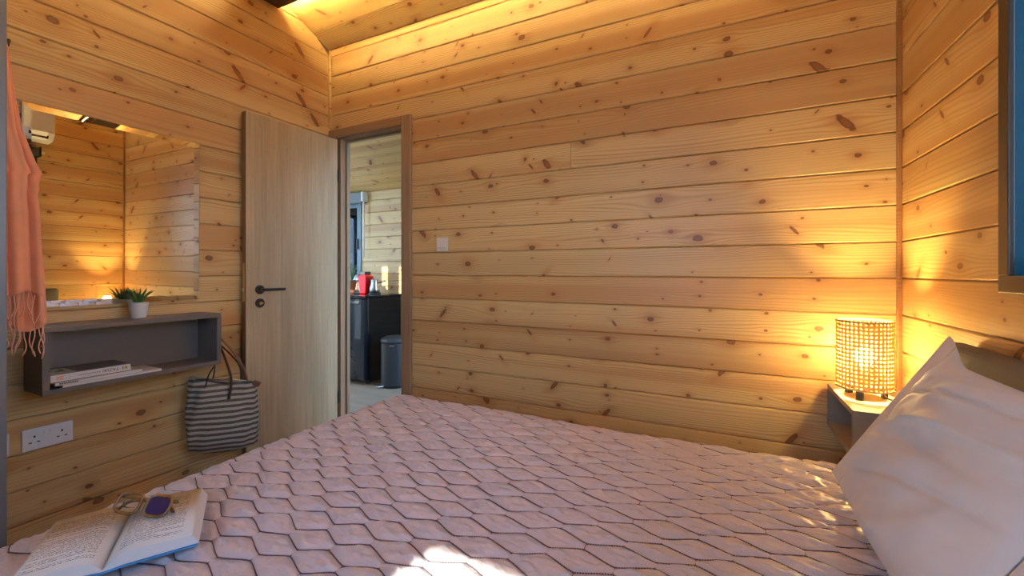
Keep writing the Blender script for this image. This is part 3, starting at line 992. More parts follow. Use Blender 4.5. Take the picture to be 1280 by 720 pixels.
# roller blinds
rb = thing('roller_blind', 'rolled up dark grey blind above the blue window', 'blind', (XR, 0.9, WZ1))
MB().tube([(XR - 0.045, WY0 - 0.03, WZ1 + 0.055), (XR - 0.045, WY1 + 0.04, WZ1 + 0.055)], 0.036, 24).build('fabric_roll', 'blind', rb, smooth=True)
for yy in (WY0 - 0.045, WY1 + 0.042):
    MB().box(XR - 0.085, XR - 0.001, yy, yy + 0.006, WZ1 + 0.01, WZ1 + 0.10).build('bracket', 'dark_plastic', rb, bevel=0.002)
MB().tube([(XR - 0.045, WY1 + 0.05, WZ1 + 0.055), (XR - 0.045, WY1 + 0.075, WZ1 + 0.055)], 0.011, 12).build('roller_pin', 'white_plastic', rb)
MB().box(XR - 0.052, XR - 0.040, WY0 - 0.02, WY1 + 0.03, WZ1 - 0.075, WZ1 - 0.05).build('bottom_bar', 'dark_plastic', rb, bevel=0.002)
MB().box(XR - 0.0475, XR - 0.0455, WY0 - 0.02, WY1 + 0.03, WZ1 - 0.052, WZ1 + 0.03).build('fabric_tail', 'blind', rb)

rb = thing('roller_blind', 'grey cassette blind above the kitchen window with a white chain tube', 'blind', (-4.2, YK - 0.04, KWZ1))
MB().box(-4.70, -3.655, YK - 0.085, YK - 0.002, KWZ1 - 0.035, KWZ1 + 0.085).build('cassette', 'grey_ward', rb, bevel=0.006)
MB().box(-3.655, -3.63, YK - 0.088, YK - 0.002, KWZ1 - 0.02, KWZ1 + 0.088).build('end_cap', 'white_plastic', rb, bevel=0.004)
MB().tube([(-3.645, YK - 0.055, KWZ1 + 0.06), (-3.645, YK - 0.055, 1.28)], 0.011, 10).build('chain_tube', 'white_plastic', rb, smooth=True)

# ------------------------------------------------------------------ bed
BX0, BX1, BYA, BYB = -1.475, 0.545, 0.02, 1.685
BTOP = H - 0.60
bed = thing('bed', 'double bed with grey upholstered base and headboard', 'bed', (-0.45, 0.85, 0))
MB().box(BX0 + 0.05, BX1, BYA + 0.05, BYB - 0.05, 0.10, 0.30).build('base', 'bed_fabric', bed, bevel=0.015, seg=3)
for (x, y) in ((BX0 + 0.10, BYA + 0.10), (BX0 + 0.10, BYB - 0.14), (BX1 - 0.14, BYA + 0.10), (BX1 - 0.14, BYB - 0.14)):
    MB().lathe([(0.02, 0.0), (0.027, 0.10)], (x + 0.02, y + 0.02, 0), 16).build('leg', 'black', bed)
MB().box(0.553, 0.615, BYA - 0.02, 1.60, 0.10, H - 0.195).build('headboard', 'headboard', bed, bevel=0.022, seg=4)
MB().box(BX0 + 0.035, BX1 - 0.002, BYA + 0.035, BYB - 0.035, 0.301, BTOP - 0.031).build('mattress', 'mattress', None, bevel=0.04, seg=4)
tag(bpy.data.objects['mattress'], 'white mattress hidden under the quilted bedspread', 'mattress')


# smooth value noise on numpy arrays
def vnoise(x, y, seed):
    r = np.random.default_rng(seed)
    tab = r.random((64, 64))
    xi = np.floor(x).astype(int)
    yi = np.floor(y).astype(int)
    fx, fy = x - xi, y - yi
    fx = fx * fx * fx * (fx * (fx * 6 - 15) + 10)
    fy = fy * fy * fy * (fy * (fy * 6 - 15) + 10)
    g = lambda i, j: tab[i % 64, j % 64]
    a = g(xi, yi) * (1 - fx) + g(xi + 1, yi) * fx
    b = g(xi, yi + 1) * (1 - fx) + g(xi + 1, yi + 1) * fx
    return (a * (1 - fy) + b * fy) - 0.5


QP, QX = 0.0485, 0.0715                    # row pitch across the bed, half cell length along it
QO = (-0.481, 0.951 + 0.011)               # middle of one short dashed seam
HV = 0.011                                 # half length of a short seam


def q_warp(x, y):
    wx = 0.018 * vnoise(x * 3.1, y * 3.1, 11) + 0.009 * vnoise(x * 9, y * 9, 12)
    wy = 0.018 * vnoise(x * 3.1, y * 3.1, 13) + 0.009 * vnoise(x * 9, y * 9, 14)
    # seams run in soft waves rather than straight zigzags
    return wx, wy


def q_base(x, y):
    return 0.010 * vnoise(x * 2.2, y * 2.2, 21) + 0.005 * vnoise(x * 6, y * 6, 22)


def s_curve(t):
    return 0.62 * t + 0.38 * t * t * (3 - 2 * t)


def q_cell(x, y):
    """signed distance to the slanted seams and to the short seams of the honeycomb cell"""
    wx, wy = q_warp(x, y)
    X = x + wx - QO[0]
    Y = y + wy - QO[1]
    best = np.full(X.shape, -1.0)
    b2 = np.full(X.shape, -1.0)
    cid = np.zeros(X.shape)
    L = math.hypot(QX, QP - 2 * HV)
    nx, ny = (QP - 2 * HV) / L, QX / L
    j0 = np.round(Y / QP)
    for dj in (-1, 0, 1):
        j = j0 + dj
        off = np.where(np.mod(j, 2) == 0, QX, 0.0)   # short seams of even rows sit at X=0, so centres at QX
        i = np.round((X - off) / (2 * QX))
        cx_ = off + i * 2 * QX
        cy_ = j * QP
        ax, ay = np.abs(X - cx_), np.abs(Y - cy_)
        dv = QX - ax                                    # to short seams
        ds = nx * QX * (1 - s_curve(np.clip(ax / QX, 0, 1))) + ny * (HV - ay)            # to slanted seams
        d = np.minimum(dv, ds)
        m = d > best
        best = np.where(m, d, best)
        b2 = np.where(m, ds, b2)
        cid = np.where(m, np.mod(i * 7.13 + j * 3.77, 10.0), cid)
    return best, b2, cid


def q_height(x, y):
    d, ds, cid = q_cell(x, y)
    dm = 0.026
    t = np.clip(ds / dm, 0, 1)
    tv = np.clip(d / dm, 0, 1)
    t = np.clip((ds - 0.0012) / dm, 0, 1)
    tv = np.clip((d - 0.0012) / dm, 0, 1)
    p1 = 1 - (1 - t) ** 2.4
    p2 = 1 - (1 - tv) ** 2.4
    puff = 0.0115 * (0.62 * p1 + 0.38 * p2)
    puff *= 0.85 + 0.05 * np.sin(cid * 2.3) + 0.25 * vnoise(x * 7, y * 7, 33)
    rim_ = np.clip((x - BX0 - 0.02) / 0.05, 0.35, 1) * np.clip((BYB - 0.02 - y) / 0.05, 0.35, 1)
    puff *= rim_
    wr = (0.0070 * vnoise(x * 38 + y * 22, y * 70, 41) + 0.0034 * vnoise(x * 90 + y * 60, y * 150, 42)) * p1
    return q_base(x, y) + puff + wr


STEP = 0.0037
drop = 0.26
ex0, ex1, ey0, ey1 = BX0 - 0.0, BX1, BYA, BYB
ga = np.arange(ex0 - drop, ex1 - 0.004, STEP)
gb = np.arange(ey0 - 0.10, ey1 + drop, STEP)
A, B = np.meshgrid(ga, gb, indexing='ij')
hh = q_height(A, B)
RR = 0.045
def fold(s):
    """overshoot s beyond the rounding start -> (sideways, down)"""
    s = np.maximum(s, 0)
    arc = RR * math.pi / 2
    th = np.minimum(s, arc) / RR
    return RR * np.sin(th), RR * (1 - np.cos(th)) + np.maximum(s - arc, 0), th
sx, zx, tx = fold((ex0 + RR) - A)
sy, zy, ty = fold(B - (ey1 - RR))
sy0, zy0, ty0 = fold((ey0 + RR) - B)
PX = np.where(A < ex0 + RR, ex0 + RR - sx, A)
PY = np.where(B > ey1 - RR, ey1 - RR + sy, np.where(B < ey0 + RR, ey0 + RR - sy0, B))
PZ = BTOP - 0.018 - zx - zy - zy0
dn = np.cos(tx) * np.cos(ty) * np.cos(ty0)
PX = PX - hh * np.sin(tx)
PY = PY + hh * np.sin(ty) - hh * np.sin(ty0)
PZ = PZ + hh * np.maximum(dn, 0.0) + 0.0
PZ = np.maximum(PZ, 0.20)
nxg, nyg = A.shape
co = np.stack([PX, PY, PZ], axis=-1).reshape(-1, 3)
idx = np.arange(nxg * nyg).reshape(nxg, nyg)
quads = np.stack([idx[:-1, :-1], idx[1:, :-1], idx[1:, 1:], idx[:-1, 1:]], axis=-1).reshape(-1, 4)
me = bpy.data.meshes.new('bedspread')
me.vertices.add(len(co))
me.vertices.foreach_set('co', co.astype(np.float32).ravel())
me.loops.add(len(quads) * 4)
me.loops.foreach_set('vertex_index', quads.astype(np.int32).ravel())
me.polygons.add(len(quads))
me.polygons.foreach_set('loop_start', np.arange(0, len(quads) * 4, 4, dtype=np.int32))
me.polygons.foreach_set('loop_total', np.full(len(quads), 4, dtype=np.int32))
me.update(calc_edges=True)
me.validate()
bedspread = link('bedspread', me, 'quilt', smooth=True)
tag(bedspread, 'pinkish mauve satin bedspread quilted in a honeycomb pattern', 'bedspread')

# stitches along the seams of the top of the bed
mb_v, mb_f = [], []
def stitch_line(p, q, n, wid, fill, curve=False):
    p, q = np.array(p), np.array(q)
    if curve:
        for k in range(n):
            t0, t1 = (k + 0.5 - fill / 2) / n, (k + 0.5 + fill / 2) / n
            a = p + (q - p) * np.array([t0, s_curve(t0)])
            b = p + (q - p) * np.array([t1, s_curve(t1)])
            stitch_line(a, b, 1, wid, 1.0)
        return
    d = (q - p)
    L = np.linalg.norm(d)
    d = d / L
    nrm = np.array([-d[1], d[0]])
    for k in range(n):
        a = p + (q - p) * (k + 0.5 - fill / 2) / n
        b = p + (q - p) * (k + 0.5 + fill / 2) / n
        pts = []
        for (c, s) in ((a, -1), (b, -1), (b, 1), (a, 1)):
            w = c + nrm * wid * s
            pts.append(w)
        mb_f.append(len(mb_v))
        mb_v.extend(pts)
for j in range(-30, 30):
    for i in range(-16, 16):
        off = 0.0 if j % 2 == 0 else QX
        x = QO[0] + off + i * 2 * QX
        y = QO[1] + j * QP
        if not (ex0 + 0.03 < x < ex1 - 0.02 and ey0 + 0.03 < y < ey1 - 0.03):
            continue
        stitch_line((x, y - HV), (x, y + HV), 5, 0.0007, 0.62)
        stitch_line((x, y + HV), (x + QX, y + QP - HV), 14, 0.0010, 0.72, True)
        stitch_line((x, y + HV), (x - QX, y + QP - HV), 14, 0.0010, 0.72, True)
sv = np.array(mb_v)
wx, wy = q_warp(sv[:, 0], sv[:, 1])
px, py = sv[:, 0] - wx, sv[:, 1] - wy
keep_z = BTOP - 0.018 + q_base(px, py)
tx_ = fold((ex0 + RR) - px)
ty_ = fold(py - (ey1 - RR))
pz = keep_z - tx_[1] - ty_[1]
bot = np.stack([px, py, pz - 0.0004], -1)
top = np.stack([px, py, pz + 0.0024], -1)
nq = len(mb_f)
allv, fcs = [], []
for q in range(nq):
    b = len(allv)
    allv += [tuple(v) for v in bot[q * 4:q * 4 + 4]] + [tuple(v) for v in top[q * 4:q * 4 + 4]]
    fcs += [(b + 4, b + 5, b + 6, b + 7), (b, b + 1, b + 5, b + 4), (b + 1, b + 2, b + 6, b + 5), (b + 2, b + 3, b + 7, b + 6), (b + 3, b, b + 4, b + 7)]
me = bpy.data.meshes.new('stitching')
me.from_pydata(allv, [], fcs)
st = link('stitching', me, 'stitch', bedspread)
st['kind'] = 'stuff'

# pillow leaning on the headboard
def pillow(name, label, y_far, y_near, xb, zb, xt, zt_, T):
    n = 110
    W_ = y_far - y_near
    cy = 0.5 * (y_far + y_near)
    base = Vector((xb, cy, zb))
    up = Vector((xt - xb, 0, zt_ - zb))
    Hh = up.length
    up.normalize()
    nrm = Vector((-up.z, 0, up.x))
    e1 = Vector((0, 1, 0))
    ctr = base + up * Hh / 2
    vs, fs = [], []
    a = np.linspace(-1, 1, n + 1)
    a = np.sign(a) * (1 - (1 - np.abs(a)) ** 1.35)
    P, Q = np.meshgrid(a, a, indexing='ij')
    xw = P * W_ / 2 * (1 + 0.012 * (1 - Q ** 2))
    yh = Q * Hh / 2 * (1 - 0.03 * (1 - P ** 2) ** 0.8)
    ear = np.clip((np.abs(P) - 0.42) / 0.58, 0, 1)
    ear = ear * ear * (3 - 2 * ear)
    yh = yh - np.clip(Q, 0, 1) ** 2 * 0.055 * (1 - ear)
    xw = xw - 0.055 * (Q + 1) / 2 * np.clip(P, 0, 1)
    core = np.clip((1 - np.clip(np.abs(P) / 0.78, 0, 1) ** 1.6) * (1 - np.abs(Q) ** 2.4), 0, 1) ** 0.62
    crease = np.zeros_like(P)
    for (p0, q0, ang_, ln_, wd_, am_) in ((0.35, 0.45, -0.35, 0.75, 0.030, -0.012), (0.10, 0.10, -0.55, 0.55, 0.030, 0.012), (-0.1, -0.35, -0.45, 0.6, 0.035, -0.012),
                                          (0.05, -0.05, -0.25, 0.6, 0.05, -0.010), (0.45, -0.45, -0.8, 0.45, 0.03, 0.010), (-0.4, 0.3, -0.3, 0.6, 0.04, 0.012)):
        du, dv_ = P - p0, Q - q0
        al = du * math.cos(ang_) + dv_ * math.sin(ang_)
        ac_ = -du * math.sin(ang_) + dv_ * math.cos(ang_) + 0.08 * al * al
        crease += am_ * np.exp(-(ac_ / wd_) ** 2) * np.exp(-(al / ln_) ** 4)
    wr = (0.020 * vnoise(P * 2.0 + Q * 3.2 + 9, Q * 1.2 - P * 1.0 + 5, 61) + 0.010 * vnoise(P * 7 + Q * 4 + 20, Q * 4 - P * 3 + 20, 62)
          + 0.016 * vnoise(P * 2 + 7, Q * 5.5 + P * 2.0 + 3, 63))
    sag = 1.0 - 0.12 * Q                               # filling settles towards the bottom
    front = T * core * sag + (wr + crease) * np.clip(core * 1.6, 0, 1)
    # flat flange fold along the far end of the case
    seam = np.exp(-((P - 0.66 - 0.05 * Q) / 0.012) ** 2) * np.clip(core * 2, 0, 1)
    front = front - 0.004 * seam
    back = -T * 0.75 * core
    def emitgrid(hgt, flip):
        b = len(vs)
        for i in range(n + 1):
            for j in range(n + 1):
                p = ctr + e1 * xw[i, j] + up * yh[i, j] + nrm * hgt[i, j]
                p.z = max(p.z, zb + 0.004)
                vs.append(p)
        for i in range(n):
            for j in range(n):
                q = (b + i * (n + 1) + j, b + (i + 1) * (n + 1) + j, b + (i + 1) * (n + 1) + j + 1, b + i * (n + 1) + j + 1)
                fs.append(q if not flip else q[::-1])
    emitgrid(front, False)
    emitgrid(back, True)
    mb = MB()
    mb.add(vs, fs)
    o = mb.build(name, 'pillowcase', None, smooth=True)
    return tag(o, label, 'pillow')
pillow('pillow', 'large white pillow leaning against the grey headboard', 1.515, 0.79, 0.290, BTOP + 0.012, 0.525, H - 0.165, 0.076)

# ------------------------------------------------------------------ nightstand and lamp
ns = thing('nightstand', 'small taupe open box nightstand in the corner under the lamp', 'nightstand', (0.49, 1.87, H - 0.612))
nx0, nx1, ny0, ny1, nz0, nz1 = 0.384, XR - 0.001, 1.70, 2.068, H - 0.612, H - 0.448
tt = 0.018
MB().box(nx0, nx1, ny0, ny1, nz1 - tt, nz1).build('top_panel', 'grey_lam_warm', ns, bevel=0.0015)
MB().box(nx0, nx1, ny0, ny1, nz0, nz0 + tt).build('bottom_panel', 'grey_lam_warm', ns, bevel=0.0015)
MB().box(nx0, nx1, ny0, ny0 + tt, nz0 + tt, nz1 - tt).build('side_panel', 'grey_lam_warm', ns)
MB().box(nx0, nx1, ny1 - tt, ny1, nz0 + tt, nz1 - tt).build('side_panel', 'grey_lam_warm', ns)
MB().box(nx1 - 0.012, nx1, ny0 + tt, ny1 - tt, nz0 + tt, nz1 - tt).build('back_panel', 'grey_lam_warm', ns)

LX, LY = 0.462, 1.905
lamp = thing('table_lamp', 'lit table lamp with a perforated woven cane cylinder shade', 'lamp', (LX, LY, nz1))
lz0, lz1, LR = nz1 + 0.036, nz1 + 0.272, 0.081
NC, NR = 38, 17
vs, fs = [], []
dA = 2 * math.pi / NC
dZ = (lz1 - lz0) / NR
ring8 = [(-1, -1), (0, -1), (1, -1), (1, 0), (1, 1), (0, 1), (-1, 1), (-1, 0)]
for r in range(NR):
    for c in range(NC):
        ca = (c + 0.5) * dA
        cz = lz0 + (r + 0.5) * dZ
        b = len(vs)
        for (ux, uz) in ring8:
            a = ca + ux * dA / 2
            vs.append((LX + LR * math.cos(a), LY + LR * math.sin(a), cz + uz * dZ / 2))
        for (ux, uz) in ring8:
            k = 0.56 if ux * uz == 0 else 0.40
            a = ca + ux * dA / 2 * k
            vs.append((LX + LR * math.cos(a), LY + LR * math.sin(a), cz + uz * dZ / 2 * k))
        for i in range(8):
            fs.append((b + i, b + (i + 1) % 8, b + 8 + (i + 1) % 8, b + 8 + i))
o = MB().add(vs, fs).build('lamp_shade', 'cane_shade', lamp, smooth=True)
o['kind'] = 'stuff'
sol = o.modifiers.new('thick', 'SOLIDIFY')
sol.thickness = 0.002
for zc in (lz0, lz1):
    o = MB().lathe([(LR - 0.003, -0.003), (LR + 0.002, -0.003), (LR + 0.002, 0.003), (LR - 0.003, 0.003), (LR - 0.003, -0.003)], (LX, LY, zc), 48, cap=False).build('shade_rim', 'cane', lamp)
for k in range(3):
    a = math.radians(245 + k * 120)
    mx = Matrix.Translation((LX + 0.058 * math.cos(a), LY + 0.058 * math.sin(a), nz1)) @ Matrix.Rotation(a, 4, 'Z')
    MB().box(-0.008, 0.008, -0.010, 0.010, 0.0, 0.040, mx).build('leg', 'black', lamp, bevel=0.002)
MB().lathe([(0.050, 0.0), (0.050, 0.006)], (LX, LY, nz1 + 0.038), 24).build('base_disc', 'cane', lamp)
MB().lathe([(0.017, 0.0), (0.019, 0.02), (0.019, 0.062), (0.015, 0.066)], (LX, LY, nz1 + 0.044), 20).build('bulb_holder', 'ivory_plastic', lamp)
MB().ball((LX, LY, nz1 + 0.142), 0.032, 18, 12).build('bulb', 'bulb', lamp, smooth=True)
cord = [(LX + 0.04, LY - 0.02, nz1 + 0.030), (LX + 0.06, LY - 0.03, nz1 + 0.008), (LX + 0.085, LY - 0.02, nz1 + 0.005), (LX + 0.105, LY + 0.0, nz1 + 0.012),
        (LX + 0.12, LY + 0.0, nz1 + 0.04), (LX + 0.125, LY - 0.02, nz1 + 0.055), (LX + 0.132, LY - 0.04, nz1 + 0.052)]
def smooth_pts(P, n=6):
    P = [Vector(p) for p in P]
    out = []
    for i in range(len(P) - 1):
        p0, p1, p2, p3 = P[max(i - 1, 0)], P[i], P[i + 1], P[min(i + 2, len(P) - 1)]
        for k in range(n):
            t = k / n
            out.append(0.5 * ((2 * p1) + (p2 - p0) * t + (2 * p0 - 5 * p1 + 4 * p2 - p3) * t * t + (3 * p1 - p0 - 3 * p2 + p3) * t ** 3))
    out.append(P[-1])
    return out
MB().tube(smooth_pts(cord), 0.0028, 8).build('power_cord', 'black', lamp, smooth=True)
MB().box(XR - 0.030, XR - 0.002, LY - 0.055, LY - 0.022, nz1 + 0.035, nz1 + 0.068).build('plug', 'black', lamp, bevel=0.005)

# ------------------------------------------------------------------ wall shelf, mirror, plant, books
SX, SY0, SY1, SZb, SZt = -2.290, 0.633, 1.268, H - 0.472, H - 0.213
sh = thing('wall_shelf', 'dark grey open box shelf mounted under the mirror', 'shelf', (XL, 0.95, SZb))
ts = 0.020
MB().box(XL + 0.001, SX, SY0, SY1, SZt - ts, SZt).build('top_panel', 'grey_lam', sh, bevel=0.0015)
MB().box(XL + 0.001, SX, SY0, SY1, SZb, SZb + ts).build('bottom_panel', 'grey_lam', sh, bevel=0.0015)
MB().box(XL + 0.001, SX, SY0, SY0 + ts, SZb + ts, SZt - ts).build('side_panel', 'grey_lam', sh)
MB().box(XL + 0.001, SX, SY1 - ts, SY1, SZb + ts, SZt - ts).build('side_panel', 'grey_lam', sh)
MB().box(XL + 0.001, XL + 0.012, SY0 + ts, SY1 - ts, SZb + ts, SZt - ts).build('back_panel', 'grey_lam', sh)

# bevelled mirror
my0, my1, mz0, mz1 = 0.626, 1.256, H - 0.146, H + 0.674
mir = thing('wall_mirror', 'large rectangular mirror hanging above the grey shelf', 'mirror', (XL + 0.004, 0.5 * (my0 + my1), 0.5 * (mz0 + mz1)))
mir.rotation_euler = (0, math.radians(0.38), math.radians(-0.25))
hw, hh_ = (my1 - my0) / 2, (mz1 - mz0) / 2
bv, tk = 0.026, 0.0
def mplate(x, k):
    return [(x, -hw + k, -hh_ + k), (x, hw - k, -hh_ + k), (x, hw - k, hh_ - k), (x, -hw + k, hh_ - k)]
mb = MB()
V0 = mplate(0.0, 0.0)
V1 = mplate(0.0035, 0.0)
V2 = mplate(0.0062, bv)
mb.add(V0 + V1 + V2, [(3, 2, 1, 0)] + [(i, (i + 1) % 4, 4 + (i + 1) % 4, 4 + i) for i in range(4)]
       + [(4 + i, 4 + (i + 1) % 4, 8 + (i + 1) % 4, 8 + i) for i in range(4)] + [(8, 9, 10, 11)])
mb.build('mirror_glass', 'mirror', mir, local=True)

# little potted succulent
pl = thing('potted_succulent', 'small spiky succulent in a white pot standing on the grey shelf', 'plant', (-2.395, 0.968, SZt))
px0, py0 = -2.395, 0.968
MB().lathe([(0.026, 0.0), (0.029, 0.004), (0.036, 0.066), (0.0375, 0.072), (0.033, 0.072), (0.031, 0.060)], (px0, py0, SZt), 28).build('pot', 'pot_white', pl, smooth=False, bevel=0.0)
MB().lathe([(0.031, 0.058), (0.020, 0.062)], (px0, py0, SZt), 20).build('soil', 'soil', pl)
rl = random.Random(3)
for k in range(26):
    a = k * 2.39996
    lean = 0.15 + 0.85 * (k / 26.0) ** 0.7
    Ln = 0.085 * (0.75 + 0.35 * rl.random()) * (1.0 if k < 20 else 0.85)
    pts, rs = [], []
    for i in range(7):
        t = i / 6
        rad = 0.005 + Ln * math.sin(lean * 0.95) * (t ** 1.15)
        zz = Ln * math.cos(lean * 0.9) * t + 0.008 * math.sin(t * 3)
        pts.append((px0 + rad * math.cos(a), py0 + rad * math.sin(a), SZt + 0.060 + zz))
        rs.append(max(0.0005, 0.0068 * (1 - t) ** 0.75))
    MB().tube(pts, rs, 6, flat=0.5).build('leaf', 'leaf', pl, smooth=True)

# books in the shelf
sb = SZb + ts
def flat_book(name, label, x0, x1, y0, y1, z0, z1, cover, pages, rz=0.0):
    cx_, cy_ = 0.5 * (x0 + x1), 0.5 * (y0 + y1)
    t = thing(name, label, 'book' if 'book' in name else 'magazine', (cx_, cy_, z0), rz)
    ct = min(0.0025, (z1 - z0) * 0.2)
    w, d, hgt = (x1 - x0) / 2, (y1 - y0) / 2, z1 - z0
    MB().box(-w + 0.002, w - 0.003, -d + 0.003, d - 0.003, ct, hgt - ct).build('page_block', pages, t, local=True)
    MB().box(-w, w, -d, d, hgt - ct, hgt).build('front_cover', cover, t, local=True)
    MB().box(-w, w, -d, d, 0, ct).build('back_cover', cover, t, local=True)
    sp_ = MB().box(w - 0.003, w, -d, d, ct, hgt - ct).build('spine', 'paper_white', t, local=True)
    return t, sp_, w, d, hgt
zb_ = sb
m1_, _, _, _, _ = flat_book('magazine', 'thin magazine lying at the bottom of the shelf pile', -2.455, -2.287, 0.690, 1.010, zb_ + 0.0005, zb_ + 0.0095, 'paper_cream', 'paper_cream', -0.02)
m2_, s2, w2_, d2_, h2_ = flat_book('magazine', 'white spined magazine lying under the thick book in the shelf', -2.455, -2.292, 0.668, 0.940, zb_ + 0.010, zb_ + 0.022, 'paper_cream', 'paper_cream', 0.0)
for k in range(9):
    yy = -d2_ + 0.012 + k * 0.006
    MB().box(w2_, w2_ + 0.0005, yy, yy + 0.0042, 0.004, 0.009).build('spine_print', 'ink', s2, local=True)
b3, s3, w3_, d3_, h3_ = flat_book('book', 'thick dark covered book with a white spine lying on the shelf magazines', -2.457, -2.295, 0.656, 0.900, zb_ + 0.0225, zb_ + 0.0545, 'dark_cover', 'page_block', 0.0)
MB().box(w3_, w3_ + 0.0006, -d3_ + 0.016, -d3_ + 0.036, 0.009, 0.024).build('spine_emblem', 'ink_peach', s3, local=True, bevel=0.004)
MB().box(w3_, w3_ + 0.0006, -d3_ + 0.052, -d3_ + 0.053, 0.008, 0.026).build('spine_print', 'ink_grey', s3, local=True)
yy = -d3_ + 0.078
rl = random.Random(5)
while yy < -d3_ + 0.140:
    wl = 0.0025 + 0.003 * rl.random()
    MB().box(w3_, w3_ + 0.0005, yy, yy + wl, 0.0145, 0.0185).build('spine_print', 'ink_grey', s3, local=True)
    yy += wl + 0.0016
# title lettering reads upside down on the spine
cu = bpy.data.curves.new('title', 'FONT')
cu.body = 'TAZIAI'
cu.size = 0.0165
cu.space_character = 1.05
cu.extrude = 0.0003
to = bpy.data.objects.new('title_tmp', cu)
COL.objects.link(to)
dg = bpy.context.evaluated_depsgraph_get()
tm = bpy.data.meshes.new_from_object(to.evaluated_get(dg))
bpy.data.objects.remove(to, do_unlink=True)
# text x -> -Y (reads upside down), text y -> -Z, faces +X
tmx = Matrix(((0, 0, 1, w3_ + 0.0004), (-1, 0, 0, -d3_ + 0.204), (0, -1, 0, 0.0225), (0, 0, 0, 1)))
tm.transform(tmx)
tm.materials.clear()
link('spine_title', tm, 'ink', s3, local=True)
MB().box(w3_, w3_ + 0.0006, -d3_ + 0.222, -d3_ + 0.234, 0.011, 0.0225).build('spine_emblem', 'ink_yellow', s3, local=True)
MB().box(w3_ + 0.0006, w3_ + 0.0009, -d3_ + 0.2265, -d3_ + 0.2295, 0.014, 0.0195).build('spine_print', 'ink', s3, local=True)
MB().box(w3_, w3_ + 0.0006, -d3_ + 0.2165, -d3_ + 0.219, 0.010, 0.0235).build('spine_print', 'ink', s3, local=True)
# light photograph on the cover's near corner
MB().box(-w3_ + 0.03, w3_ - 0.004, -d3_ + 0.004, -d3_ + 0.075, h3_, h3_ + 0.0005).build('cover_picture', 'paper_cream', b3, local=True)
for (a, b, c, d) in ((-0.03, 0.0, 0.012, 0.03), (0.01, 0.03, 0.03, 0.055), (-0.02, 0.01, 0.045, 0.06)):
    MB().box(a, b, -d3_ + c, -d3_ + d, h3_ + 0.0005, h3_ + 0.0008).build('cover_print', 'leaf', b3, local=True, bevel=0.004)

# ------------------------------------------------------------------ sockets, switch
def uk_socket(label, yc, zc):
    t = thing('wall_socket', label, 'socket', (XL + 0.0005, yc, zc))
    MB().box(XL + 0.0005, XL + 0.010, yc - 0.0735, yc + 0.0735, zc - 0.043, zc + 0.043).build('plate', 'white_plastic', t, bevel=0.003)
    for s in (-1, 1):
        oc = yc + s * 0.0395
        def hole(dy_, dz_, w_, h_):
            MB().box(XL + 0.0085, XL + 0.0104, oc + dy_ - w_ / 2, oc + dy_ + w_ / 2, zc + dz_ - h_ / 2, zc + dz_ + h_ / 2).build('pin_slot', 'hole', t)
        hole(0, 0.010, 0.0050, 0.0085)
        hole(-0.0115, -0.0125, 0.0080, 0.0045)
        hole(0.0115, -0.0125, 0.0080, 0.0045)
        MB().box(XL + 0.009, XL + 0.0135, yc + s * 0.009 - 0.006, yc + s * 0.009 + 0.006, zc + 0.014, zc + 0.027).build('rocker_switch', 'white_plastic', t, bevel=0.0015)
    return t
uk_socket('white double wall socket with two rockers below the grey shelf', 0.700, H - 0.673)
uk_socket('white wall socket half hidden by the grey wardrobe', 0.521, H - 0.673)

swx, swz = -1.505, H + 0.165
sw = thing('light_switch', 'ivory light switch on the board wall beside the door', 'switch', (swx, YB, swz))
MB().box(swx - 0.041, swx + 0.041, YB - 0.011, YB - 0.0005, swz - 0.041, swz + 0.041).build('plate', 'ivory_plastic', sw, bevel=0.003)
mb = MB()
mb.prism([(YB - 0.011, swz - 0.032), (YB - 0.011, swz + 0.032), (YB - 0.013, swz + 0.032), (YB - 0.020, swz - 0.016), (YB - 0.014, swz - 0.032)], 'X', swx - 0.032, swx + 0.032)
mb.build('rocker', 'ivory_plastic', sw, bevel=0.001)

# ------------------------------------------------------------------ wardrobe and scarf
wd = thing('wardrobe', 'grey wardrobe standing between the socket and the front wall', 'wardrobe', (-2.18, -0.05, 0))
wx1, wy0, wy1, wz1 = -1.90, -0.60, 0.453, H + 1.02
MB().box(XL + 0.005, wx1 - 0.02, wy0, wy1, 0.0, wz1).build('body', 'grey_ward', wd, bevel=0.002)
for (a, b) in ((wy0, -0.075), (-0.072, wy1)):
    dr = MB().box(wx1 - 0.0195, wx1, a, b, 0.06, wz1 - 0.002).build('door_panel', 'grey_ward', wd, bevel=0.002)
    yy = b - 0.04 if b < 0 else a + 0.04
    MB().tube([(wx1, yy, 1.0), (wx1 + 0.03, yy, 1.0), (wx1 + 0.03, yy, 1.18), (wx1, yy, 1.18)], 0.005, 8).build('handle', 'black', dr)

hk = thing('coat_hook', 'black hook on the wardrobe side carrying the coral scarf', 'hook', (-2.10, wy1, H + 0.74))
MB().box(-2.112, -2.088, wy1 + 0.0005, wy1 + 0.006, H + 0.72, H + 0.80).build('plate', 'black', hk, bevel=0.002)
MB().tube([(-2.10, wy1 + 0.005, H + 0.745), (-2.10, wy1 + 0.03, H + 0.735), (-2.10, wy1 + 0.048, H + 0.745), (-2.10, wy1 + 0.052, H + 0.765)], 0.005, 8).build('prong', 'black', hk, smooth=True)

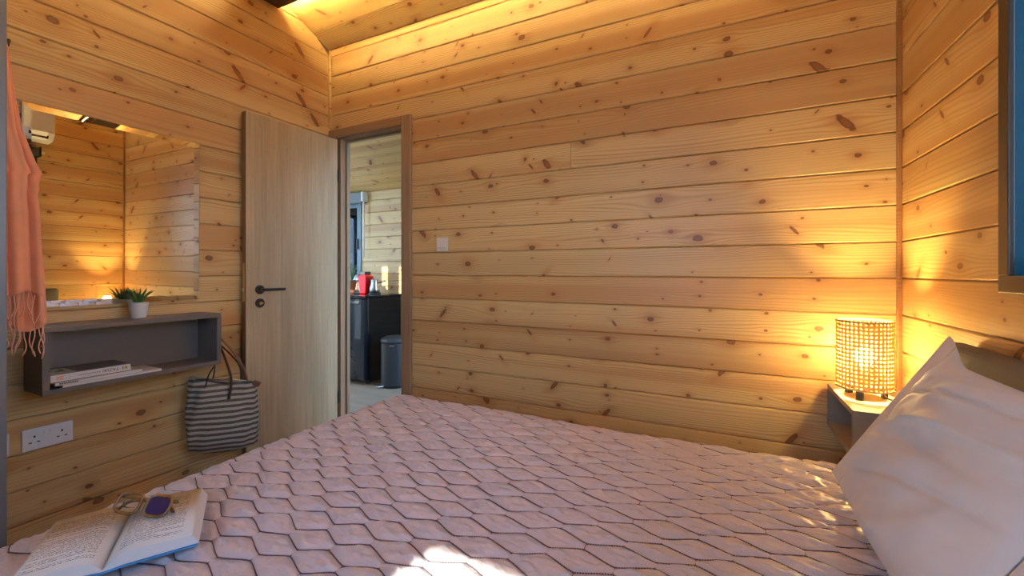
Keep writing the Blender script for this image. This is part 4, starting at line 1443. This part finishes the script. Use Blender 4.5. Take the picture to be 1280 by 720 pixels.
sc = thing('scarf', 'coral pink cotton scarf with fringed ends hanging beside the mirror', 'scarf', (-2.10, 0.50, H + 0.77))
def e_at(v):
    """outer edge (Y at X=-2.1) of the scarf by picture-measured height profile, v = metres relative to eye height"""
    prof = [(0.77, 0.497), (0.72, 0.505), (0.60, 0.516), (0.47, 0.536), (0.37, 0.566), (0.335, 0.582), (0.31, 0.577), (0.26, 0.566), (0.20, 0.572), (0.0, 0.588), (-0.13, 0.594), (-0.25, 0.598)]
    if v >= prof[0][0]:
        return prof[0][1]
    for (a, b) in zip(prof[:-1], prof[1:]):
        if a[0] >= v >= b[0]:
            t = (a[0] - v) / (a[0] - b[0])
            return a[1] + (b[1] - a[1]) * t
    return prof[-1][1]
def cloth(name, vtop, vbot, edge, yin, xoff, folds, amp, seed, mat='scarf'):
    nu, nv = 46, 70
    vs, fs = [], []
    rr = np.random.default_rng(seed)
    ph = rr.random(4) * 6.28
    bottom = []
    for j in range(nv + 1):
        v = vtop + (vbot - vtop) * j / nv
        t = j / nv
        y1_ = edge(v)
        for i in range(nu + 1):
            s = i / nu
            y_ = yin + (y1_ - yin) * s
            gather = 0.55 + 0.45 * min(1, t * 3)
            dx = amp * gather * (math.sin(s * folds * 6.283 + ph[0] + 1.2 * t) + 0.45 * math.sin(s * folds * 2.1 * 6.283 + ph[1] - 2 * t) + 0.3 * math.sin(t * 7 + s * 5 + ph[2]))
            y_ += 0.004 * math.sin(s * folds * 6.283 + ph[3]) * min(1, 4 * s * (1 - s))
            hem = 0.010 * math.sin(s * 9 + ph[1]) * (1 if j == nv else t * t)
            vs.append((-2.10 + xoff + dx, y_, H + v + hem))
            if j == nv:
                bottom.append(Vector(vs[-1]))
    for j in range(nv):
        for i in range(nu):
            a = j * (nu + 1) + i
            fs.append((a, a + 1, a + nu + 2, a + nu + 1))
    o = MB().add(vs, fs).build(name, mat, sc, smooth=True)
    sm = o.modifiers.new('thick', 'SOLIDIFY')
    sm.thickness = 0.0022
    return bottom
bot1 = cloth('long_end', 0.765, -0.195, e_at, 0.458, -0.012, 2.6, 0.009, 5)
bot2 = cloth('short_end', 0.770, -0.075, lambda v: min(e_at(v) - 0.004, 0.565 + (0.33 - v) * 0.02) if v < 0.33 else e_at(v) - 0.006, 0.462, 0.022, 2.2, 0.008, 9)
rl = random.Random(11)
def fringes(bottom, n, ln):
    for k in range(n):
        p = bottom[int((k + 0.5) / n * (len(bottom) - 1))]
        L = ln * (0.75 + 0.5 * rl.random())
        a1, a2 = rl.uniform(-1, 1), rl.uniform(0, 6)
        pts = []
        for i in range(9):
            t = i / 8
            pts.append((p.x + 0.004 * math.sin(a2 + 4 * t) * t, p.y + a1 * 0.010 * t + 0.008 * math.sin(a2 + 5 * t) * t, p.z + 0.006 - (L + 0.006) * t))
        rs = [0.0017] * 7 + [0.0022, 0.0012]
        MB().tube(pts, rs, 6).build('fringe', 'fringe', sc, smooth=True)
fringes(bot1, 15, 0.085)
fringes(bot2, 12, 0.105)

# ------------------------------------------------------------------ tote bag
bag_o = Vector((-2.315, 1.292, H - 0.905))
brz = math.atan2(0.22, 0.22)
bag = thing('tote_bag', 'grey and cream striped canvas tote bag hanging beside the open door', 'bag', bag_o, brz)
# local x across the bag (left to right from the room), local -y outward to the room
nu, nv = 64, 26
vs, fs = [], []
for j in range(nv + 1):
    t = j / nv
    zz = 0.345 * t
    wide = 0.152 + 0.010 * math.sin(t * 3.1) - 0.006 * t
    deep = 0.062 * (1 - t) ** 0.5 * (0.35 + 0.65 * min(1, t * 6)) + 0.016
    sag = 0.022 * (1 - t)
    for i in range(nu):
        a = 2 * math.pi * i / nu
        ca, sa = math.cos(a), math.sin(a)
        ex = math.copysign(abs(ca) ** 0.55, ca) * wide
        ey = math.copysign(abs(sa) ** 0.8, sa) * deep
        wr = 0.006 * math.sin(a * 5 + t * 6) * (0.3 + 0.7 * t) + 0.004 * math.sin(a * 9 - t * 9)
        zq = zz - sag * (1 - (ex / wide) ** 2) * (1 if t < 0.5 else 2 * (1 - t))
        zq -= 0.018 * (1 - (ex / wide) ** 2) * max(0, (t - 0.85) / 0.15)
        zq -= 0.026 * t * ex / wide
        vs.append((ex + wr * ca * 0.6, ey + wr * sa * 1.2, zq))
for j in range(nv):
    for i in range(nu):
        i2 = (i + 1) % nu
        fs.append((j * nu + i, j * nu + i2, (j + 1) * nu + i2, (j + 1) * nu + i))
fs.append(tuple(range(nu - 1, -1, -1)))
o = MB().add(vs, fs).build('canvas_body', 'stripe', bag, local=True, smooth=True)
s_ = o.modifiers.new('thick', 'SOLIDIFY')
s_.thickness = 0.002
# zip along the mouth and its leather tab
MB().tube([(-0.14, 0, 0.366), (-0.05, 0, 0.345), (0.05, 0, 0.338), (0.145, 0.0, 0.316)], 0.010, 8, flat=0.5).build('zip_band', 'stripe', bag, local=True, smooth=True)
MB().box(-0.018, 0.018, -0.012, 0.012, -0.012, 0.012, Matrix.Translation((0.152, -0.004, 0.312)) @ Matrix.Rotation(0.45, 4, 'Y')).build('leather_tab', 'leather_tan', bag, local=True, bevel=0.004)
# handles meet at a hook on the wall behind the shelf end
hookp = Vector((-2.447, 1.305, H - 0.315))
Binv = (Matrix.Translation(bag_o) @ Matrix.Rotation(brz, 4, 'Z')).inverted()
hl = Binv @ hookp
def strap(pts, r, mat, flat, name='handle'):
    MB().tube(smooth_pts(pts, 8), r, 8, flat=flat).build(name, mat, bag, local=True, smooth=True)
for (xs, y_, mat) in ((-0.075, -0.030, 'leather'), ):
    strap([(-0.082, -0.040, 0.265), (-0.070, -0.036, 0.315), (-0.055, -0.030, 0.38), (-0.03, -0.010, 0.45), (hl.x - 0.03, hl.y - 0.02, hl.z - 0.06), (hl.x - 0.012, hl.y - 0.012, hl.z + 0.004), (hl.x, hl.y - 0.03, hl.z + 0.010),
           (hl.x + 0.05, hl.y - 0.05, hl.z - 0.07), (0.035, -0.035, 0.40), (0.045, -0.040, 0.33), (0.036, -0.044, 0.25)], 0.0062, 'leather', 0.55)
strap([(-0.055, 0.020, 0.335), (-0.045, 0.020, 0.42), (hl.x - 0.01, hl.y - 0.005, hl.z - 0.06), (hl.x, hl.y - 0.012, hl.z + 0.002), (hl.x + 0.03, hl.y - 0.010, hl.z - 0.06), (0.06, 0.022, 0.42), (0.075, 0.022, 0.325)], 0.0055, 'leather', 0.55)
strap([(hl.x + 0.004, hl.y - 0.004, hl.z + 0.004), (hl.x + 0.05, hl.y - 0.01, hl.z - 0.05), (0.055, 0.03, 0.45), (0.092, 0.026, 0.37), (0.105, 0.022, 0.30)], 0.0105, 'leather_tan', 0.35, 'shoulder_strap')
hk = thing('wall_hook', 'small black hook behind the shelf end holding the striped bag', 'hook', (XL, 1.305, hookp.z - 0.03))
MB().box(XL + 0.0005, XL + 0.006, 1.294, 1.316, hookp.z - 0.03, hookp.z + 0.03).build('plate', 'black', hk, bevel=0.002)
MB().tube([(XL + 0.004, 1.305, hookp.z - 0.012), (XL + 0.024, 1.305, hookp.z - 0.014), (XL + 0.042, 1.305, hookp.z - 0.004), (XL + 0.045, 1.305, hookp.z + 0.015)], 0.004, 8).build('prong', 'black', hk, smooth=True)

# ------------------------------------------------------------------ air conditioner (seen in the mirror)
ac = thing('air_conditioner', 'white split air conditioner on the wall above the blue window', 'air conditioner', (XR, 1.1, H + 1.10))
acz0, acz1 = H + 1.115, H + 1.40
mb = MB().prism([(XR - 0.001, acz0 + 0.03), (XR - 0.001, acz1), (XR - 0.17, acz1), (XR - 0.20, acz1 - 0.03), (XR - 0.205, acz0 + 0.075), (XR - 0.16, acz0 + 0.01), (XR - 0.06, acz0)], 'Y', 0.72, 1.53)
mb.build('casing', 'white_plastic', ac, bevel=0.008, seg=3)
MB().box(XR - 0.196, XR - 0.10, 0.76, 1.49, acz0 + 0.028, acz0 + 0.052, Matrix.Identity(4)).build('air_outlet', 'hole', ac)
mb = MB().box(-0.045, 0.045, 0.77, 1.48, -0.003, 0.003, Matrix.Translation((XR - 0.195, 0, acz0 + 0.045)) @ Matrix.Rotation(0.7, 4, 'Y'))
mb.build('louvre', 'white_plastic', ac)
mb = MB()
MB().box(XR - 0.2085, XR - 0.204, 0.73, 1.52, acz0 + 0.082, acz1 - 0.035).build('front_panel', 'white_plastic', ac, bevel=0.002)

# ------------------------------------------------------------------ open book and sunglasses on the bed
bc = Vector((-1.195, 0.446, BTOP - 0.004))
brot = math.atan2(0.852, 0.522)
ob = thing('open_book', 'open book with blue cover lying face up on the bedspread', 'book', bc, brot)
PW, PH = 0.142, 0.232
def page_profile(side, lift):
    """cross-section of one half of the open book from spine to fore-edge"""
    pts = []
    for i in range(17):
        t = i / 16
        x = side * ((PW if side > 0 else PW - 0.014) * t)
        z = lift * (1 - (1 - min(1, t / 0.34)) ** 2.4) + (0.0 if t < 0.34 else -0.004 * ((t - 0.34) / 0.66))
        pts.append((x, z))
    return pts
# cover
mb = MB()
for s, lift in ((-1, 1.0), (1, 1.0)):
    z0 = 0.012
    mb.prism([(0, 0.006), (s * 0.03, 0.009), (s * (PW + (0.010 if s > 0 else -0.009)), 0.011), (s * (PW + (0.010 if s > 0 else -0.009)), 0.0135), (s * 0.03, 0.0115), (0, 0.0085)][::(1 if s > 0 else -1)], 'Y', -PH / 2 - 0.004, PH / 2 + 0.004)
mb.build('cover', 'book_cover', ob, local=True)
for s, lift in ((-1, 0.024), (1, 0.026)):
    prof = page_profile(s, lift)
    out = [(0.0, 0.0087)] + [(s * 0.03, 0.0125), (s * (PW + (0.012 if s > 0 else -0.010)), 0.0145)]
    vs, fs = [], []
    pts2 = [(x, z + 0.0125) for (x, z) in prof]
    poly = out + pts2[::-1]
    mb = MB().prism(poly if s > 0 else poly[::-1], 'Y', -PH / 2, PH / 2)
    blk = mb.build('page_block', 'page_block', ob, local=True)
    vs, fs = [], []
    for (x, z) in pts2:
        vs += [(x, -PH / 2 - 0.0004, z + 0.0004), (x, PH / 2 + 0.0004, z + 0.0004)]
    for i in range(len(pts2) - 1):
        q = (2 * i, 2 * i + 2, 2 * i + 3, 2 * i + 1)
        fs.append(q if s > 0 else q[::-1])
    o = MB().add(vs, fs).build('page', 'page', ob, local=True, smooth=True)
    sd = o.modifiers.new('thick', 'SOLIDIFY')
    sd.thickness = 0.0002
    sd.offset = 1.0

gl = thing('sunglasses', 'folded tortoiseshell sunglasses resting in the fold of the open book', 'sunglasses')
gl.location = (-1.195, 0.492, BTOP + 0.062)
gl.rotation_euler = Euler((math.radians(-35), math.radians(6), math.radians(26)), 'XYZ')
def rim_pts(cx_, w, h, n=28):
    out = []
    for k in range(n):
        a = 2 * math.pi * k / n
        ca, sa = math.cos(a), math.sin(a)
        x = math.copysign(abs(ca) ** 0.62, ca) * w
        z = math.copysign(abs(sa) ** 0.62, sa) * h * (1.0 - 0.10 * ca * (1 if cx_ > 0 else -1) * (1 if sa < 0 else 0))
        out.append((cx_ + x, 0.0035 * (1 - (x / w) ** 2), z))
    return out
for s in (-1, 1):
    rp = rim_pts(s * 0.034, 0.027, 0.021)
    rim = MB().tube(rp, 0.0034, 8, closed=True).build('rim', 'tortoise', gl, local=True, smooth=True)
    nrp = len(rp)
    vs = [(s * 0.034, 0.003, 0)] + rp
    MB().add(vs + [(p[0], p[1] + 0.001, p[2]) for p in vs], [(0, 1 + i, 1 + (i + 1) % nrp) for i in range(nrp)] + [(nrp + 1, nrp + 2 + (i + 1) % nrp, nrp + 2 + i) for i in range(nrp)]).build('lens', 'lens_dark' if s > 0 else 'glass', gl, local=True, smooth=True)
MB().tube(smooth_pts([(-0.010, 0.002, 0.006), (-0.004, -0.001, 0.010), (0.004, -0.001, 0.010), (0.010, 0.002, 0.006)], 4), 0.0032, 8).build('bridge', 'tortoise', gl, local=True, smooth=True)
MB().tube(smooth_pts([(0.064, 0.0, 0.012), (0.066, 0.010, 0.012), (0.055, 0.018, 0.012), (0.0, 0.022, 0.010), (-0.045, 0.020, 0.004), (-0.062, 0.018, -0.014)], 5), 0.0034, 8).build('temple', 'tortoise', gl, local=True, smooth=True)
MB().tube(smooth_pts([(-0.064, 0.0, 0.012), (-0.067, 0.014, 0.012), (-0.055, 0.027, 0.012), (0.0, 0.032, 0.009), (0.045, 0.030, 0.000), (0.066, 0.028, -0.018)], 5), 0.0034, 8).build('temple', 'tortoise', gl, local=True, smooth=True)

# ------------------------------------------------------------------ kitchen seen through the doorway
fx0, fx1, fy0, fy1 = -3.66, -3.12, 3.04, 3.57
fz = H - 0.262
fg = thing('fridge', 'black under counter fridge seen through the doorway', 'fridge', (-3.39, 3.3, 0))
MB().box(fx0, fx1, fy0 + 0.05, fy1, 0.02, fz).build('body', 'fridge', fg, bevel=0.004)
dr = MB().box(fx0, fx1, fy0, fy0 + 0.045, 0.05, fz - 0.01).build('door', 'fridge_door', fg, bevel=0.006, seg=3)
MB().box(fx0 + 0.08, fx1 - 0.06, fy0 - 0.012, fy0 + 0.004, fz - 0.055, fz - 0.03).build('handle', 'dark_plastic', dr, bevel=0.004)
for (x, y) in ((fx0 + 0.05, fy0 + 0.09), (fx1 - 0.05, fy0 + 0.09), (fx0 + 0.05, fy1 - 0.05), (fx1 - 0.05, fy1 - 0.05)):
    MB().lathe([(0.018, 0.0), (0.014, 0.022)], (x, y, 0), 12).build('foot', 'dark_plastic', fg)
cb = thing('kitchen_cabinet', 'dark cabinet standing next to the black fridge', 'cabinet', (-4.2, 3.3, 0))
MB().box(-4.75, fx0 - 0.005, fy0 + 0.05, fy1, 0.08, fz).build('body', 'grey_ward', cb)
MB().box(-4.75, fx0 - 0.005, fy0 + 0.09, fy1, 0.0, 0.08).build('plinth', 'black', cb)
for (a, b) in ((-4.748, -4.21), (-4.206, fx0 - 0.008)):
    d_ = MB().box(a, b, fy0 + 0.03, fy0 + 0.049, 0.085, fz - 0.004).build('door', 'grey_ward', cb, bevel=0.002)
    MB().box(b - 0.05, b - 0.035, fy0 + 0.015, fy0 + 0.031, 0.6, 0.75).build('handle', 'black', d_, bevel=0.002)
wt = MB().box(-4.77, fx1 + 0.012, fy0 - 0.008, YK - 0.002, fz + 0.001, fz + 0.021).build('worktop', 'fridge', bevel=0.003)
tag(wt, 'thin black worktop over the fridge and cabinet', 'worktop')
wz = fz + 0.021

bn = thing('pedal_bin', 'charcoal round pedal bin on the kitchen floor next to the fridge', 'bin', (-2.86, 3.20, 0))
bxc, byc, br = -2.865, 3.195, 0.135
MB().lathe([(br - 0.008, 0.0), (br - 0.004, 0.012), (br - 0.004, 0.022)], (bxc, byc, 0), 40).build('base_ring', 'black', bn)
MB().lathe([(br - 0.004, 0.022), (br, 0.026), (br, 0.425), (br - 0.003, 0.43)], (bxc, byc, 0), 48).build('body', 'bin', bn, bevel=0.002)
MB().lathe([(br + 0.002, 0.432), (br + 0.003, 0.452), (br - 0.006, 0.468), (br * 0.7, 0.484), (br * 0.3, 0.490), (0.004, 0.491)], (bxc, byc, 0), 48).build('lid', 'dark_plastic', bn, smooth=True)
pa = math.radians(-115)
pm = Matrix.Translation((bxc, byc, 0)) @ Matrix.Rotation(pa, 4, 'Z')
MB().box(br - 0.02, br + 0.048, -0.032, 0.032, 0.016, 0.024, pm).build('pedal', 'steel', bn, bevel=0.003)
MB().box(br - 0.003, br + 0.0015, -0.022, 0.022, 0.408, 0.413, Matrix.Translation((bxc, byc, 0)) @ Matrix.Rotation(math.radians(-62), 4, 'Z')).build('nameplate', 'steel', bn)

cm = thing('coffee_machine', 'small red and black capsule coffee machine on the worktop', 'coffee machine', (-3.47, 3.34, wz), 0)
cx0, cy0 = -3.455, 3.36
mb = MB().prism([(cx0 - 0.005, wz + 0.004), (cx0 + 0.075, wz + 0.004), (cx0 + 0.095, wz + 0.185), (cx0 + 0.06, wz + 0.205), (cx0 - 0.03, wz + 0.195)], 'Y', cy0 - 0.055, cy0 + 0.055)
mb.build('body', 'red', cm, bevel=0.010, seg=3)
MB().box(cx0 - 0.03, cx0 + 0.06, cy0 - 0.045, cy0 + 0.045, wz + 0.203, wz + 0.240).build('water_tank', 'dark_plastic', cm, bevel=0.006)
MB().box(cx0 - 0.085, cx0 - 0.003, cy0 - 0.05, cy0 + 0.05, wz + 0.0005, wz + 0.035).build('drip_tray', 'black', cm, bevel=0.006)
MB().lathe([(0.03, 0), (0.032, 0.03), (0.026, 0.055)], (cx0 - 0.055, cy0 - 0.01, wz + 0.130), 20).build('brew_head', 'steel', cm, smooth=True)
MB().box(cx0 - 0.06, cx0 - 0.004, cy0 - 0.035, cy0 + 0.035, wz + 0.15, wz + 0.20).build('head_block', 'black', cm, bevel=0.008)
MB().box(cx0 - 0.045, cx0 - 0.008, cy0 - 0.028, cy0 + 0.028, wz + 0.036, wz + 0.115).build('cup_stand', 'steel', cm, bevel=0.003)

cz = thing('coffee_pot', 'steel long handled coffee pot on a dark heating plate', 'pot', (-3.30, 3.37, wz))
pxk, pyk = -3.305, 3.37
MB().lathe([(0.062, 0), (0.066, 0.004), (0.062, 0.016), (0.05, 0.02)], (pxk, pyk, wz + 0.0005), 28).build('heating_plate', 'black', cz)
MB().lathe([(0.050, 0.0), (0.056, 0.006), (0.053, 0.045), (0.042, 0.100), (0.040, 0.122), (0.045, 0.134), (0.043, 0.134), (0.038, 0.120)], (pxk, pyk, wz + 0.021), 28).build('body', 'steel', cz, smooth=True)
MB().tube([(pxk + 0.038, pyk + 0.004, wz + 0.118), (pxk + 0.075, pyk + 0.008, wz + 0.128), (pxk + 0.135, pyk + 0.012, wz + 0.142)], [0.006, 0.008, 0.008], 10).build('handle', 'dark_plastic', cz, smooth=True)

kp = thing('potted_herb', 'leafy herb in a terracotta pot by the kitchen window', 'plant', (-3.76, 3.47, wz))
kx, ky = -3.775, 3.49
MB().lathe([(0.04, 0), (0.055, 0.09), (0.060, 0.09), (0.060, 0.108), (0.05, 0.108), (0.048, 0.095)], (kx, ky, wz + 0.036), 24).build('pot', 'terracotta', kp)
MB().lathe([(0.048, 0.094), (0.02, 0.098)], (kx, ky, wz + 0.036), 20).build('soil', 'soil', kp)
rl = random.Random(21)
lm = MB()
for k in range(22):
    a, l0 = rl.uniform(0, 6.283), rl.uniform(0.08, 0.21)
    sp_ = rl.uniform(0.02, 0.085)
    pts = [(kx + sp_ * t * math.cos(a), ky + sp_ * t * math.sin(a) * 0.7, wz + 0.13 + l0 * t) for t in (0, 0.33, 0.66, 1)]
    lm.tube(pts, 0.0016, 5)
    for q in range(7):
        t = 0.3 + 0.7 * q / 6
        p = Vector((kx + sp_ * t * math.cos(a), ky + sp_ * t * math.sin(a) * 0.7, wz + 0.13 + l0 * t))
        e = Euler((rl.uniform(-0.7, 0.7), rl.uniform(-0.7, 0.7), rl.uniform(0, 6.28))).to_matrix().to_4x4()
        mx = Matrix.Translation(p) @ e
        lm.add([(0, 0, 0), (0.012, 0.006, 0.002), (0.030, 0, 0), (0.012, -0.006, 0.002)], [(0, 1, 2, 3)], mx)
o = lm.build('foliage', 'leaf_light', kp)
o['kind'] = 'stuff'
tag(MB().box(kx - 0.055, kx + 0.10, ky - 0.06, ky + 0.06, wz + 0.0005, wz + 0.036).build('planter_tray', 'orange', bevel=0.006), 'orange tray under the terracotta herb pot', 'tray')

# ------------------------------------------------------------------ outside
gd = MB().box(-14, 12, -12, 16, -0.45, -0.35).build('ground', 'grass')
tag(gd, 'grassy ground around the cabin', 'ground', kind='structure')
rl = random.Random(33)
def tree(label, x, y, hgt, rad, n):
    t = thing('tree', label, 'tree', (x, y, -0.35), group='trees behind the kitchen window')
    MB().tube([(x, y, -0.35), (x + 0.05, y, 0.8), (x - 0.03, y + 0.05, hgt * 0.7), (x, y, hgt)], [0.13, 0.10, 0.06, 0.02], 10).build('trunk', 'bark', t, smooth=True)
    mb = MB()
    for k in range(7):
        a = rl.uniform(0, 6.28)
        z0 = hgt * rl.uniform(0.3, 0.8)
        mb.tube([(x, y, z0), (x + 0.6 * rad * math.cos(a), y + 0.6 * rad * math.sin(a), z0 + 0.4), (x + rad * math.cos(a), y + rad * math.sin(a), z0 + 0.6)], [0.035, 0.02, 0.008], 6)
    mb.build('branches', 'bark', t)
    lm = MB()
    for k in range(n):
        a, b, r = rl.uniform(0, 6.28), rl.uniform(-1, 1), rad * rl.random() ** 0.45
        s = math.sqrt(1 - b * b)
        p = Vector((x + r * s * math.cos(a), y + r * s * math.sin(a), hgt * 0.62 + r * b * 0.9))
        mx = Matrix.Translation(p) @ Euler((rl.uniform(0, 6.28), rl.uniform(0, 6.28), rl.uniform(0, 6.28))).to_matrix().to_4x4()
        lm.add([(0, 0, 0), (0.05, 0.025, 0.005), (0.11, 0, 0), (0.05, -0.025, 0.005)], [(0, 1, 2, 3)], mx)
    me = bpy.data.meshes.new('foliage')
    me.from_pydata([tuple(v) for v in lm.v], [], lm.f)
    o = link('foliage', me, 'tree_leaf', t)
    o['kind'] = 'stuff'
tree('smaller leafy tree outside the kitchen window', -8.4, 7.6, 3.0, 1.2, 520)
tree('taller leafy tree behind the smaller one outside the kitchen window', -11.2, 10.6, 4.0, 1.6, 700)
